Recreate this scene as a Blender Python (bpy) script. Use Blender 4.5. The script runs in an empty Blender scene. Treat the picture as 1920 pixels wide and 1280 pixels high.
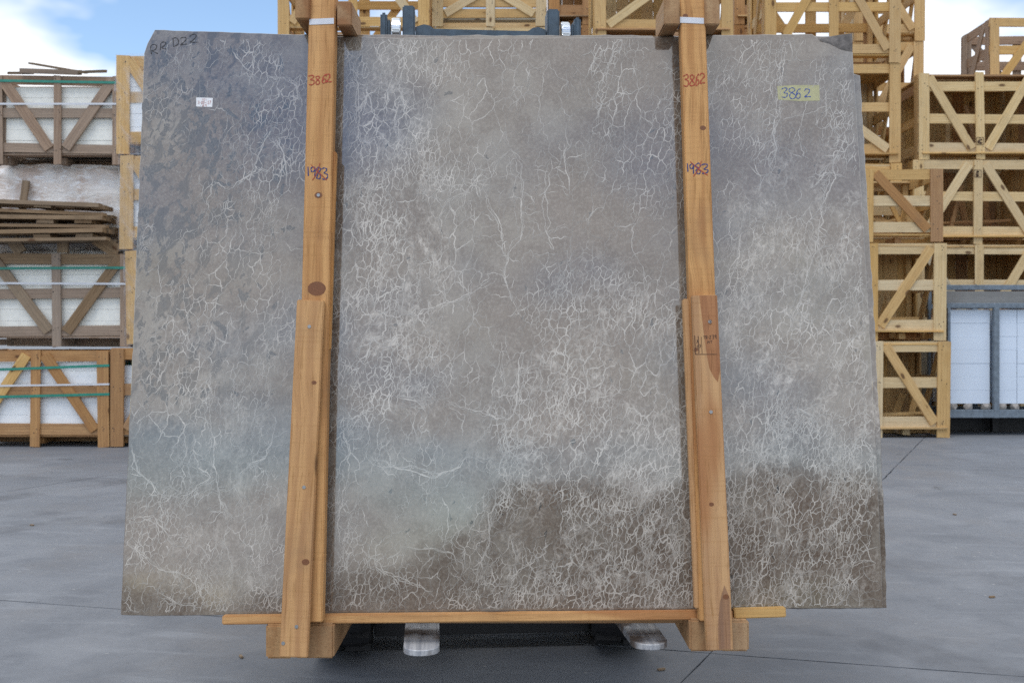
import bpy, bmesh, math, random
from mathutils import Vector, Matrix
R = math.radians
rnd = random.Random(7)
scene = bpy.context.scene
COL = scene.collection

# ------------------------------------------------------------------ camera
F = 1867.0          # focal length in pixels of the 1920 px wide photograph (35 mm lens)
HZ = 620.0          # row of the horizon
CAMZ = 1.3
cam_d = bpy.data.cameras.new('camera')
cam = bpy.data.objects.new('camera', cam_d); COL.objects.link(cam)
cam.location = (0, 0, CAMZ); cam.rotation_euler = (R(90), 0, 0)
cam_d.sensor_width = 36.0; cam_d.lens = 36.0 * F / 1920.0
cam_d.shift_y = -(640 - HZ) / 1920.0
cam_d.clip_start = 0.05; cam_d.clip_end = 3000
cam_d.dof.use_dof = True; cam_d.dof.focus_distance = 3.15; cam_d.dof.aperture_fstop = 7.1
scene.camera = cam

# ------------------------------------------------------------------ world, sun, exposure
SUN_EL, SUN_AZ = 66.0, 205.0      # azimuth from +Y clockwise: behind the camera, a little to the left
w = bpy.data.worlds.new('World'); scene.world = w; w.use_nodes = True
nt = w.node_tree; nt.nodes.clear()
def wn(t, **k):
    n = nt.nodes.new(t)
    for a, b in k.items(): setattr(n, a, b)
    return n
sky = wn('ShaderNodeTexSky', sky_type='NISHITA', sun_disc=False)
sky.sun_elevation = R(SUN_EL); sky.sun_rotation = R(SUN_AZ); sky.altitude = 300; sky.dust_density = 0.15; sky.ozone_density = 2.0; sky.air_density = 1.15
tc = wn('ShaderNodeTexCoord'); sep = wn('ShaderNodeSeparateXYZ'); nt.links.new(tc.outputs['Generated'], sep.inputs[0])
def wmath(op, a, b=None):
    n = wn('ShaderNodeMath', operation=op)
    for i, v in enumerate((a, b)):
        if v is None: continue
        if isinstance(v, (int, float)): n.inputs[i].default_value = v
        else: nt.links.new(v, n.inputs[i])
    return n.outputs[0]
zz = wmath('ADD', wmath('MAXIMUM', sep.outputs[2], 0.0), 0.32)
comb = wn('ShaderNodeCombineXYZ')
nt.links.new(wmath('DIVIDE', sep.outputs[0], zz), comb.inputs[0]); nt.links.new(wmath('DIVIDE', sep.outputs[1], zz), comb.inputs[1])
CLOUD_OFF = (12.04, -3.5815, -3.4923)
mp = wn('ShaderNodeMapping'); mp.inputs['Location'].default_value = CLOUD_OFF
nt.links.new(comb.outputs[0], mp.inputs[0])
cn = wn('ShaderNodeTexNoise'); cn.inputs['Scale'].default_value = 1.5; cn.inputs['Detail'].default_value = 5; cn.inputs['Roughness'].default_value = 0.56
nt.links.new(mp.outputs[0], cn.inputs['Vector'])
cr = wn('ShaderNodeValToRGB'); cr.color_ramp.elements[0].position = 0.416; cr.color_ramp.elements[1].position = 0.525
nt.links.new(cn.outputs[0], cr.inputs[0])
cs = wn('ShaderNodeTexNoise'); cs.inputs['Scale'].default_value = 3.2; cs.inputs['Detail'].default_value = 3
nt.links.new(mp.outputs[0], cs.inputs['Vector'])
cc = wn('ShaderNodeValToRGB')
cc.color_ramp.elements[0].position = 0.3; cc.color_ramp.elements[0].color = (0.66, 0.72, 0.80, 1)
cc.color_ramp.elements[1].position = 0.62; cc.color_ramp.elements[1].color = (0.95, 0.96, 0.98, 1)
nt.links.new(cs.outputs[0], cc.inputs[0])
SKY_STRENGTH = 0.15
csc = wn('ShaderNodeVectorMath', operation='SCALE'); csc.inputs['Scale'].default_value = 1.05 / SKY_STRENGTH
nt.links.new(cc.outputs[0], csc.inputs[0])
mx = wn('ShaderNodeMix', data_type='RGBA')
nt.links.new(cr.outputs[0], mx.inputs['Factor']); nt.links.new(sky.outputs[0], mx.inputs[6]); nt.links.new(csc.outputs[0], mx.inputs[7])
bg = wn('ShaderNodeBackground'); bg.inputs[1].default_value = SKY_STRENGTH
nt.links.new(mx.outputs[2], bg.inputs[0])
wo = wn('ShaderNodeOutputWorld'); nt.links.new(bg.outputs[0], wo.inputs[0])

sl = bpy.data.lights.new('sun', 'SUN'); sl.energy = 1.3; sl.angle = R(30); sl.color = (1.0, 0.96, 0.9)
sun = bpy.data.objects.new('sun', sl); COL.objects.link(sun)
sd = Vector((math.sin(R(SUN_AZ)) * math.cos(R(SUN_EL)), math.cos(R(SUN_AZ)) * math.cos(R(SUN_EL)), math.sin(R(SUN_EL))))
sun.rotation_euler = (-sd).to_track_quat('-Z', 'Y').to_euler(); sun.location = sd * 50

scene.view_settings.view_transform = 'Standard'; scene.view_settings.look = 'None'
scene.view_settings.gamma = 1.0; scene.view_settings.exposure = 0.42
scene.render.engine = 'CYCLES'
scene.cycles.max_bounces = 6; scene.cycles.diffuse_bounces = 3; scene.cycles.transparent_max_bounces = 12
scene.cycles.use_denoising = False

# ------------------------------------------------------------------ helpers: scene graph
def tag(o, label=None, cat=None, group=None, kind=None):
    for k, v in (('label', label), ('category', cat), ('group', group), ('kind', kind)):
        if v: o[k] = v
    return o
def empty(name, loc=(0, 0, 0), rz=0.0, **t):
    o = bpy.data.objects.new(name, None); COL.objects.link(o)
    o.location = loc; o.rotation_euler = (0, 0, rz); o.empty_display_size = 0.1
    return tag(o, **t)
def link(name, me, parent=None, mat=None):
    o = bpy.data.objects.new(name, me); COL.objects.link(o)
    if parent: o.parent = parent
    if mat and not me.materials: me.materials.append(mat)
    return o
def mesh(name, verts, faces, mat=None, smooth=False):
    me = bpy.data.meshes.new(name); me.from_pydata([tuple(v) for v in verts], [], faces); me.update()
    if mat: me.materials.append(mat)
    if smooth:
        for p in me.polygons: p.use_smooth = True
    return me
class MB:
    """collects boxes, prisms, tubes into one mesh"""
    def __init__(s): s.v = []; s.f = []
    def box(s, x0, x1, y0, y1, z0, z1):
        b = len(s.v)
        s.v += [(x, y, z) for z in (z0, z1) for y in (y0, y1) for x in (x0, x1)]
        s.f += [tuple(b + i for i in q) for q in ((0, 2, 3, 1), (4, 5, 7, 6), (0, 1, 5, 4), (2, 6, 7, 3), (0, 4, 6, 2), (1, 3, 7, 5))]
        return s
    def prism(s, poly, z0, z1, axis='z'):
        b = len(s.v); n = len(poly)
        def P(p, z): return (p[0], p[1], z) if axis == 'z' else ((z, p[0], p[1]) if axis == 'x' else (p[0], z, p[1]))
        s.v += [P(p, z0) for p in poly] + [P(p, z1) for p in poly]
        s.f += [tuple(b + i for i in reversed(range(n))), tuple(b + n + i for i in range(n))]
        s.f += [(b + i, b + (i + 1) % n, b + n + (i + 1) % n, b + n + i) for i in range(n)]
        return s
    def tube(s, p0, p1, r, n=10, r1=None):
        p0 = Vector(p0); p1 = Vector(p1); d = (p1 - p0).normalized()
        a = d.orthogonal().normalized(); c = d.cross(a); b = len(s.v); r1 = r if r1 is None else r1
        for p, q in ((p0, r), (p1, r1)):
            s.v += [tuple(p + q * (math.cos(t) * a + math.sin(t) * c)) for t in (2 * math.pi * i / n for i in range(n))]
        s.f += [(b + i, b + (i + 1) % n, b + n + (i + 1) % n, b + n + i) for i in range(n)]
        s.f += [tuple(b + i for i in reversed(range(n))), tuple(b + n + i for i in range(n))]
        return s
    def build(s, name, mat, parent=None, bevel=0.0, seg=2, smooth=False):
        me = mesh(name, s.v, s.f)
        bm = bmesh.new(); bm.from_mesh(me); bmesh.ops.recalc_face_normals(bm, faces=bm.faces)
        if bevel:
            bmesh.ops.bevel(bm, geom=[e for e in bm.edges], offset=bevel, segments=seg, affect='EDGES', clamp_overlap=True)
        bm.to_mesh(me); bm.free()
        if smooth:
            for p in me.polygons: p.use_smooth = True
        me.materials.append(mat)
        return link(name, me, parent)

# ------------------------------------------------------------------ helpers: materials
class NT:
    def __init__(s, name):
        s.dim = '3D'; s.m = bpy.data.materials.new(name); s.m.use_nodes = True; s.t = s.m.node_tree
        s.b = s.t.nodes['Principled BSDF']; s.o = s.t.nodes['Material Output']
    def n(s, t, ins=None, **k):
        nd = s.t.nodes.new(t)
        for a, b in k.items(): setattr(nd, a, b)
        for a, b in (ins or {}).items(): s.set(nd.inputs[a], b)
        return nd
    def set(s, sock, v):
        if isinstance(v, bpy.types.NodeSocket): s.t.links.new(v, sock)
        else: sock.default_value = v
    def math(s, op, a, b=0.0, c=None, clamp=False):
        nd = s.t.nodes.new('ShaderNodeMath'); nd.operation = op; nd.use_clamp = clamp
        s.set(nd.inputs[0], a); s.set(nd.inputs[1], b)
        if c is not None: s.set(nd.inputs[2], c)
        return nd.outputs[0]
    def coord(s): return s.n('ShaderNodeTexCoord').outputs['Object']
    def mapping(s, v, scale=(1, 1, 1), loc=(0, 0, 0), rot=(0, 0, 0)):
        if any(rot): v = s.n('ShaderNodeMapping', {'Vector': v, 'Rotation': rot}).outputs[0]
        return s.n('ShaderNodeMapping', {'Vector': v, 'Scale': scale, 'Location': loc}).outputs[0]
    def noise(s, v, scale, detail=4.0, rough=0.55, dist=0.0, color=False):
        nd = s.n('ShaderNodeTexNoise', {'Vector': v, 'Scale': scale, 'Detail': detail, 'Roughness': rough, 'Distortion': dist}, noise_dimensions=s.dim)
        return nd.outputs[1 if color else 0]
    def vor(s, v, scale, feature='F1', rand=1.0):
        nd = s.n('ShaderNodeTexVoronoi', {'Vector': v, 'Scale': scale, 'Randomness': rand}, feature=feature, voronoi_dimensions=s.dim)
        return nd.outputs['Distance']
    def ss(s, v, a, b, lo=0.0, hi=1.0):
        return s.n('ShaderNodeMapRange', {0: v, 1: a, 2: b, 3: lo, 4: hi}, interpolation_type='SMOOTHSTEP').outputs[0]
    def mix(s, f, a, b, blend='MIX'):
        nd = s.n('ShaderNodeMix', data_type='RGBA', blend_type=blend)
        s.set(nd.inputs[0], f); s.set(nd.inputs[6], a); s.set(nd.inputs[7], b)
        return nd.outputs[2]
    def vadd(s, a, b):
        nd = s.n('ShaderNodeVectorMath', operation='ADD'); s.set(nd.inputs[0], a); s.set(nd.inputs[1], b); return nd.outputs[0]
    def vscale(s, a, k):
        nd = s.n('ShaderNodeVectorMath', operation='SCALE'); s.set(nd.inputs[0], a); s.set(nd.inputs['Scale'], k); return nd.outputs[0]
    def warp(s, v, scale, amt, detail=3.0):
        c = s.noise(v, scale, detail, color=True)
        return s.vadd(v, s.vscale(s.vadd(c, (-0.5, -0.5, -0.5)), amt))
    def bump(s, h, strength, dist=0.01):
        return s.n('ShaderNodeBump', {'Height': h, 'Strength': strength, 'Distance': dist}).outputs[0]
    def done(s, color=None, rough=None, **k):
        if color is not None: s.set(s.b.inputs['Base Color'], color)
        if rough is not None: s.set(s.b.inputs['Roughness'], rough)
        for a, v in k.items(): s.set(s.b.inputs[a.replace('_', ' ')], v)
        return s.m
def c4(c): return (c[0], c[1], c[2], 1.0)

def wood(name, light, dark, knot=(0.10, 0.045, 0.02), grey=0.0, var=0.55, red=None):
    s = NT(name); oi = s.n('ShaderNodeObjectInfo'); rn = oi.outputs['Random']
    off = s.n('ShaderNodeCombineXYZ', {0: s.math('MULTIPLY', rn, 37.0), 1: s.math('MULTIPLY', rn, 91.0), 2: s.math('MULTIPLY', rn, 53.0)}).outputs[0]
    v = s.vadd(s.coord(), off)
    w1 = s.warp(v, 2.0, 0.05)
    g = s.noise(s.mapping(w1, (1.4, 26, 26)), 1.0, 4, 0.6)
    g2 = s.noise(s.mapping(w1, (4, 110, 110)), 1.0, 2, 0.6)
    ring = s.n('ShaderNodeTexWave', {'Vector': s.mapping(w1, (0.25, 9, 9)), 'Scale': 1.0, 'Distortion': 3.0, 'Detail': 3.0, 'Detail Scale': 0.8}, bands_direction='Y').outputs[1]
    f = s.math('ADD', s.math('MULTIPLY', s.ss(g, 0.3, 0.7), 0.5), s.math('ADD', s.math('MULTIPLY', ring, 0.3), s.math('MULTIPLY', g2, 0.35)))
    col = s.mix(s.ss(f, 0.25, 0.95), c4(light), c4(dark))
    # pale to honey variation from board to board
    rv = s.math('FRACT', s.math('MULTIPLY', rn, 7.31))
    col = s.mix(s.math('MULTIPLY', rv, var), col, c4([dark[i] * 0.8 for i in range(3)]))
    rg = s.math('FRACT', s.math('MULTIPLY', rn, 13.7))
    gr = sum(light) / 3
    col = s.mix(s.math('MULTIPLY', rg, 0.25 + grey), col, c4((gr * 0.95, gr * 0.92, gr * 0.82)))
    if red:
        rm = s.ss(s.noise(s.mapping(v, (0.9, 5, 5)), 1.0, 2), 0.55, 0.62)
        col = s.mix(s.math('MULTIPLY', rm, 0.7), col, c4(red))
    fine = s.noise(s.mapping(w1, (5, 190, 190)), 1.0, 2, 0.6)
    col = s.mix(s.ss(fine, 0.52, 0.72, 0.0, 0.5), col, c4([dark[i] * 0.55 for i in range(3)]))
    saw = s.noise(s.mapping(v, (150, 4, 4)), 1.0, 2, 0.5)
    col = s.mix(s.ss(saw, 0.5, 0.75, 0.0, 0.22), col, c4([dark[i] * 0.7 for i in range(3)]))
    # knots: sparse round dark spots
    kd = s.vor(s.mapping(w1, (2.3, 5.0, 5.0)), 1.0)
    kk = s.ss(kd, 0.07, 0.13, 1.0, 0.0)
    halo = s.ss(kd, 0.06, 0.34, 0.35, 0.0)
    col = s.mix(halo, col, c4([dark[i] * 0.75 for i in range(3)])); col = s.mix(s.math('MULTIPLY', kk, 0.85), col, c4(knot))
    # dirt
    dn = s.noise(v, 3.0, 4, 0.65)
    col = s.mix(s.ss(dn, 0.52, 0.8, 0.0, 0.3), col, c4((0.13, 0.10, 0.075)))
    return s.done(col, s.ss(g, 0.2, 0.8, 0.55, 0.8), Normal=s.bump(s.math('ADD', g, s.math('MULTIPLY', g2, 0.6)), 0.35, 0.004), Specular_IOR_Level=0.25)

M = {}
M['post'] = wood('wood_post', (0.63, 0.335, 0.115), (0.45, 0.21, 0.063), var=0.10, red=(0.36, 0.15, 0.055))
M['honey'] = wood('wood_honey', (0.70, 0.45, 0.17), (0.57, 0.335, 0.11))
M['pale'] = wood('wood_pale', (0.76, 0.575, 0.31), (0.64, 0.445, 0.205), grey=0.05)
M['orange'] = wood('wood_orange', (0.52, 0.28, 0.10), (0.38, 0.185, 0.065))
M['weathered'] = wood('wood_weathered', (0.42, 0.285, 0.19), (0.29, 0.185, 0.12), grey=0.2)
M['old'] = wood('wood_old', (0.36, 0.24, 0.135), (0.22, 0.14, 0.075), grey=0.1)
M['block'] = wood('wood_block', (0.52, 0.31, 0.14), (0.40, 0.21, 0.085), red=(0.27, 0.11, 0.04))
M['pale_grey'] = wood('wood_pale_grey', (0.58, 0.50, 0.36), (0.46, 0.385, 0.26), grey=0.25)
M['grey_wood'] = wood('wood_grey', (0.30, 0.30, 0.29), (0.20, 0.20, 0.20), grey=0.3)

def plain(name, col, rough, metal=0.0, noise=0.15, scale=12.0, bump=0.0, spec=0.5):
    s = NT(name); v = s.coord(); n = s.noise(v, scale, 6, 0.6)
    c = s.mix(s.ss(n, 0.3, 0.75), c4([x * (1 + noise) for x in col]), c4([x * (1 - noise) for x in col]))
    k = dict(Metallic=metal, Specular_IOR_Level=spec)
    if bump: k['Normal'] = s.bump(n, bump, 0.003)
    return s.done(c, rough, **k)
M['foam'] = plain('tile_white', (0.84, 0.86, 0.87), 0.55, noise=0.05)
M['foam_cream'] = plain('tile_cream', (0.84, 0.83, 0.76), 0.6, noise=0.06)
M['white_panel'] = plain('panel_white', (0.66, 0.74, 0.84), 0.4, noise=0.03, scale=2.0)
M['steel_blue'] = plain('steel_blue', (0.15, 0.185, 0.22), 0.45, noise=0.25, scale=18)
M['mast'] = plain('mast_paint', (0.055, 0.085, 0.115), 0.42, noise=0.3, scale=25, bump=0.2)
M['chrome'] = plain('roller_steel', (0.55, 0.58, 0.6), 0.25, metal=1.0, noise=0.1)
M['rubber'] = plain('tyre_rubber', (0.018, 0.018, 0.02), 0.75, noise=0.3, scale=20)
M['black'] = plain('black_plastic', (0.02, 0.02, 0.022), 0.5)
M['paint'] = plain('machine_paint', (0.10, 0.13, 0.16), 0.4, noise=0.15)
M['green_strap'] = plain('strap_green', (0.02, 0.22, 0.16), 0.4)
M['white_strap'] = plain('strap_white', (0.62, 0.63, 0.66), 0.35, noise=0.06)
M['tape'] = plain('tape_yellow', (0.42, 0.40, 0.22), 0.5, noise=0.1, scale=40)
M['sticker'] = plain('sticker_white', (0.78, 0.78, 0.78), 0.45, noise=0.03)
M['ink_red'] = plain('ink_red', (0.36, 0.045, 0.02), 0.7)
M['ink_blue'] = plain('ink_blue', (0.02, 0.04, 0.16), 0.7)
M['ink_bluetape'] = plain('ink_pen_blue', (0.02, 0.06, 0.30), 0.6)
M['ink_black'] = plain('ink_black', (0.015, 0.014, 0.015), 0.6)
M['ink_stamp'] = plain('ink_stamp', (0.07, 0.035, 0.02), 0.8)
M['nail'] = plain('nail_dark', (0.05, 0.04, 0.035), 0.6)
M['screw'] = plain('screw_zinc', (0.30, 0.30, 0.30), 0.35, metal=0.8)
M['rubble'] = plain('rubble', (0.36, 0.33, 0.30), 0.85, noise=0.3, bump=0.5)

# fork steel: worn grey paint with scratches
s = NT('fork_steel'); v = s.coord()
sc = s.noise(s.mapping(v, (60, 2.5, 20)), 1.0, 5, 0.65); bl = s.noise(v, 9, 5)
c = s.mix(s.ss(sc, 0.35, 0.65), (0.30, 0.31, 0.33, 1), (0.52, 0.52, 0.52, 1)); c = s.mix(s.ss(bl, 0.46, 0.66), c, (0.14, 0.11, 0.09, 1))
M['fork'] = s.done(c, 0.55, Metallic=0.15)

# ------------------------------------------------------------------ concrete yard
s = NT('concrete'); geo = s.n('ShaderNodeNewGeometry'); v = geo.outputs['Position']
n1 = s.noise(v, 0.45, 5, 0.6); n2 = s.noise(s.warp(v, 1.0, 0.5, 2), 2.6, 6, 0.65); n3 = s.noise(v, 34, 4, 0.7)
c = s.mix(s.ss(n1, 0.32, 0.68), (0.152, 0.163, 0.180, 1), (0.196, 0.209, 0.228, 1))
c = s.mix(s.ss(n2, 0.42, 0.70, 0.0, 0.55), c, (0.118, 0.126, 0.140, 1))
br = s.noise(s.vadd(v, (31, 7, 0)), 1.1, 5, 0.65)
c = s.mix(s.ss(br, 0.52, 0.72, 0.0, 0.45), c, (0.185, 0.175, 0.168, 1))
c = s.mix(s.ss(n3, 0.35, 0.8, 0.0, 0.32), c, (0.11, 0.11, 0.115, 1))
streak = s.noise(s.mapping(s.warp(v, 2.0, 0.08, 2), (1.2, 7.5, 1), rot=(0, 0, 0.12)), 1.0, 6, 0.68)
c = s.mix(s.ss(streak, 0.52, 0.75, 0.0, 0.5), c, (0.275, 0.288, 0.305, 1))
scr = s.noise(s.mapping(v, (3, 60, 1), rot=(0, 0, 0.3)), 1.0, 3, 0.6)
c = s.mix(s.math('MULTIPLY', s.ss(scr, 0.66, 0.74), s.ss(n1, 0.45, 0.6, 0.0, 0.5)), c, (0.42, 0.42, 0.42, 1))
# tyre scuffs: worn arcs where trucks turn
def arc(cx, cy, r_, wd, amt):
    global c
    dd_ = s.n('ShaderNodeVectorMath', {0: s.vadd(s.warp(v, 0.6, 0.25, 2), (-cx, -cy, 0)), 1: (1, 1, 0)}, operation='MULTIPLY').outputs[0]
    ln = s.n('ShaderNodeVectorMath', {0: dd_}, operation='LENGTH').outputs['Value']
    m_ = s.math('MULTIPLY', s.ss(s.math('ABSOLUTE', s.math('SUBTRACT', ln, r_)), wd * 0.5, wd, 1.0, 0.0), s.ss(n2, 0.38, 0.62, 0.15, 1.0))
    c = s.mix(s.math('MULTIPLY', m_, amt), c, (0.07, 0.07, 0.075, 1))
arc(-6, -3, 10.4, 0.16, 0.28); arc(-6, -3, 11.9, 0.16, 0.25); arc(9, 1, 6.2, 0.14, 0.35); arc(-9, 12, 6.6, 0.15, 0.4); arc(-9, 12, 7.9, 0.15, 0.3)
dust = s.noise(s.warp(v, 1.3, 0.6, 3), 0.9, 7, 0.7)
c = s.mix(s.ss(dust, 0.50, 0.66, 0.0, 0.35), c, (0.26, 0.27, 0.285, 1))
spk = s.vor(v, 9.0); c = s.mix(s.math('MULTIPLY', s.ss(spk, 0.05, 0.09, 1.0, 0.0), s.ss(n1, 0.45, 0.55, 0.0, 0.6)), c, (0.36, 0.36, 0.35, 1))
oil = s.vor(s.warp(v, 5.0, 0.5), 0.75)
c = s.mix(s.ss(oil, 0.01, 0.075, 0.65, 0.0), c, (0.05, 0.05, 0.052, 1))
M['concrete'] = s.done(c, s.ss(n2, 0.3, 0.7, 0.48, 0.70), Normal=s.bump(s.math('ADD', n2, s.math('MULTIPLY', n3, 0.4)), 0.25, 0.006), Specular_IOR_Level=0.4)
M['joint'] = plain('joint_dirt', (0.07, 0.068, 0.066), 0.9)
M['bank_dark'] = plain('reflection_bank_dark', (0.055, 0.042, 0.03), 0.95, noise=0.4, scale=1.2, bump=0.5)  # dark surface for the bank added to shape the slab's reflection

S = 700
ground = link('ground', mesh('ground', [(-S, -S, -0.03), (S, -S, -0.03), (S, S, -0.03), (-S, S, -0.03)], [(0, 1, 2, 3)], M['joint']))
tag(ground, kind='structure')
# cast bays with open joints, running askew to the view as in the yard
d1 = Vector((0.462, 0.887)); d2 = Vector((0.972, -0.235)); J0 = Vector((0.80, 4.02)); BAY = 6.4; gap = 0.0022
def bay(i0, i1, j0, j1):
    poly = []
    for (i, j, si, sj) in ((i0, j0, 1, 1), (i1, j0, -1, 1), (i1, j1, -1, -1), (i0, j1, 1, -1)):
        p = J0 + d2 * (i * BAY + si * gap) + d1 * (j * BAY + sj * gap); poly.append((p.x, p.y))
    return poly
for i in range(-4, 4):
    for j in range(-2, 4):
        # edges broken a little so that the joint is not a ruled line
        base = bay(i, i + 1, j, j + 1); pts = []
        for k in range(4):
            a = Vector(base[k]); b = Vector(base[(k + 1) % 4]); nrm = Vector((-(b - a).y, (b - a).x)).normalized()
            for q in range(40):
                t = q / 40; p = a.lerp(b, t)
                if q: p = p + nrm * abs(rnd.gauss(0, 0.0035))
                pts.append((p.x, p.y))
        link('concrete_bay', mesh('concrete_bay', [(x, y, -0.0) for x, y in pts] + [(x, y, -0.03) for x, y in pts],
             [tuple(range(160))] + [(q, 160 + q, 160 + (q + 1) % 160, (q + 1) % 160) for q in range(160)], M['concrete']), ground)
out = [bay(-4, 4, -2, 4)[k] for k in range(4)]
big = [(-S, -S), (S, -S), (S, S), (-S, S)]
# the yard beyond the modelled bays, one sheet with the bays' outline cut out
oq = sorted(out, key=lambda p: math.atan2(p[1] - 8, p[0]))
vv = [(x, y, -0.004) for x, y in oq] + [(x, y, -0.004) for x, y in big]
link('concrete_apron', mesh('concrete_apron', vv, [(4 + k, 4 + (k + 1) % 4, (k + 1) % 4, k) for k in range(4)], M['concrete']), ground)

# unseen dark bank, added behind the camera to darken the slab's low reflection
bk = []; bf = []; NX, NY = 60, 12
for j in range(NY + 1):
    for i in range(NX + 1):
        x = -34 + 68 * i / NX; t = j / NY
        hgt = 0.9 + 3.3 * (1 / (1 + math.exp(-(x + 2.0) * 1.5))) + 0.3 * math.sin(x * 0.9) + 0.3 * math.sin(x * 2.3 + 1) + 0.2 * math.sin(x * 5.1)
        prof = min(1.0, t * 2.2) if t < 0.6 else 1.0 - (t - 0.6) / 0.4
        bk.append((x + rnd.gauss(0, 0.12), -20 - 12 * t + rnd.gauss(0, 0.15), max(-0.05, hgt * prof + (rnd.gauss(0, 0.10) if prof > 0.05 else -0.05))))
for j in range(NY):
    for i in range(NX):
        a = j * (NX + 1) + i; bf.append((a, a + NX + 1, a + NX + 2, a + 1))
bank = link('reflection_bank', mesh('reflection_bank', bk, bf, M['bank_dark'])); tag(bank, kind='structure')

# ------------------------------------------------------------------ boards (length X, width Y, thickness Z)
_bc = {}
def board_mesh(L, W, T, mat, var=0):
    key = (round(L, 3), round(W, 3), round(T, 4), mat, var)
    if key in _bc: return _bc[key]
    r = random.Random(hash(key) & 0xffff)
    mb = MB(); mb.box(-L / 2, L / 2, -W / 2, W / 2, -T / 2, T / 2)
    vs = [Vector(p) + Vector((r.gauss(0, 0.004), r.gauss(0, 0.0025), r.gauss(0, 0.0008))) for p in mb.v]
    me = mesh('board', vs, mb.f); me.materials.append(M[mat])
    _bc[key] = me
    return me
ALT = {'pale': ('honey', 'pale_grey'), 'honey': ('pale', 'orange'), 'orange': ('old', 'honey'), 'weathered': ('old', 'weathered')}
def board(parent, name, p0, p1, width, thick, normal, mat, jit=1.0):
    if mat in ALT and rnd.random() < 0.16: mat = ALT[mat][rnd.randrange(2)]
    p0 = Vector(p0); p1 = Vector(p1); d = p1 - p0; L = d.length; x = d.normalized()
    n = Vector(normal); n = (n - n.dot(x) * x).normalized(); y = n.cross(x)
    a = rnd.gauss(0, 0.007) * jit; p0 = p0 + x * rnd.gauss(0, 0.004) * jit; p1 = p1 + x * rnd.gauss(0, 0.004) * jit
    x2 = (x * math.cos(a) + y * math.sin(a)).normalized(); y2 = n.cross(x2)
    o = link(name, board_mesh(L, width, thick, mat, rnd.randrange(3)), parent)
    m = Matrix((x2, y2, n)).transposed().to_4x4(); m.translation = (p0 + p1) / 2 + n * rnd.uniform(-0.0015, 0.0015) * jit
    o.matrix_local = m
    return o

def px(x, y, D):
    """pixel of the photograph at distance D -> world point"""
    return Vector(((x - 960) / F * D, D, CAMZ - (y - HZ) / F * D))

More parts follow.
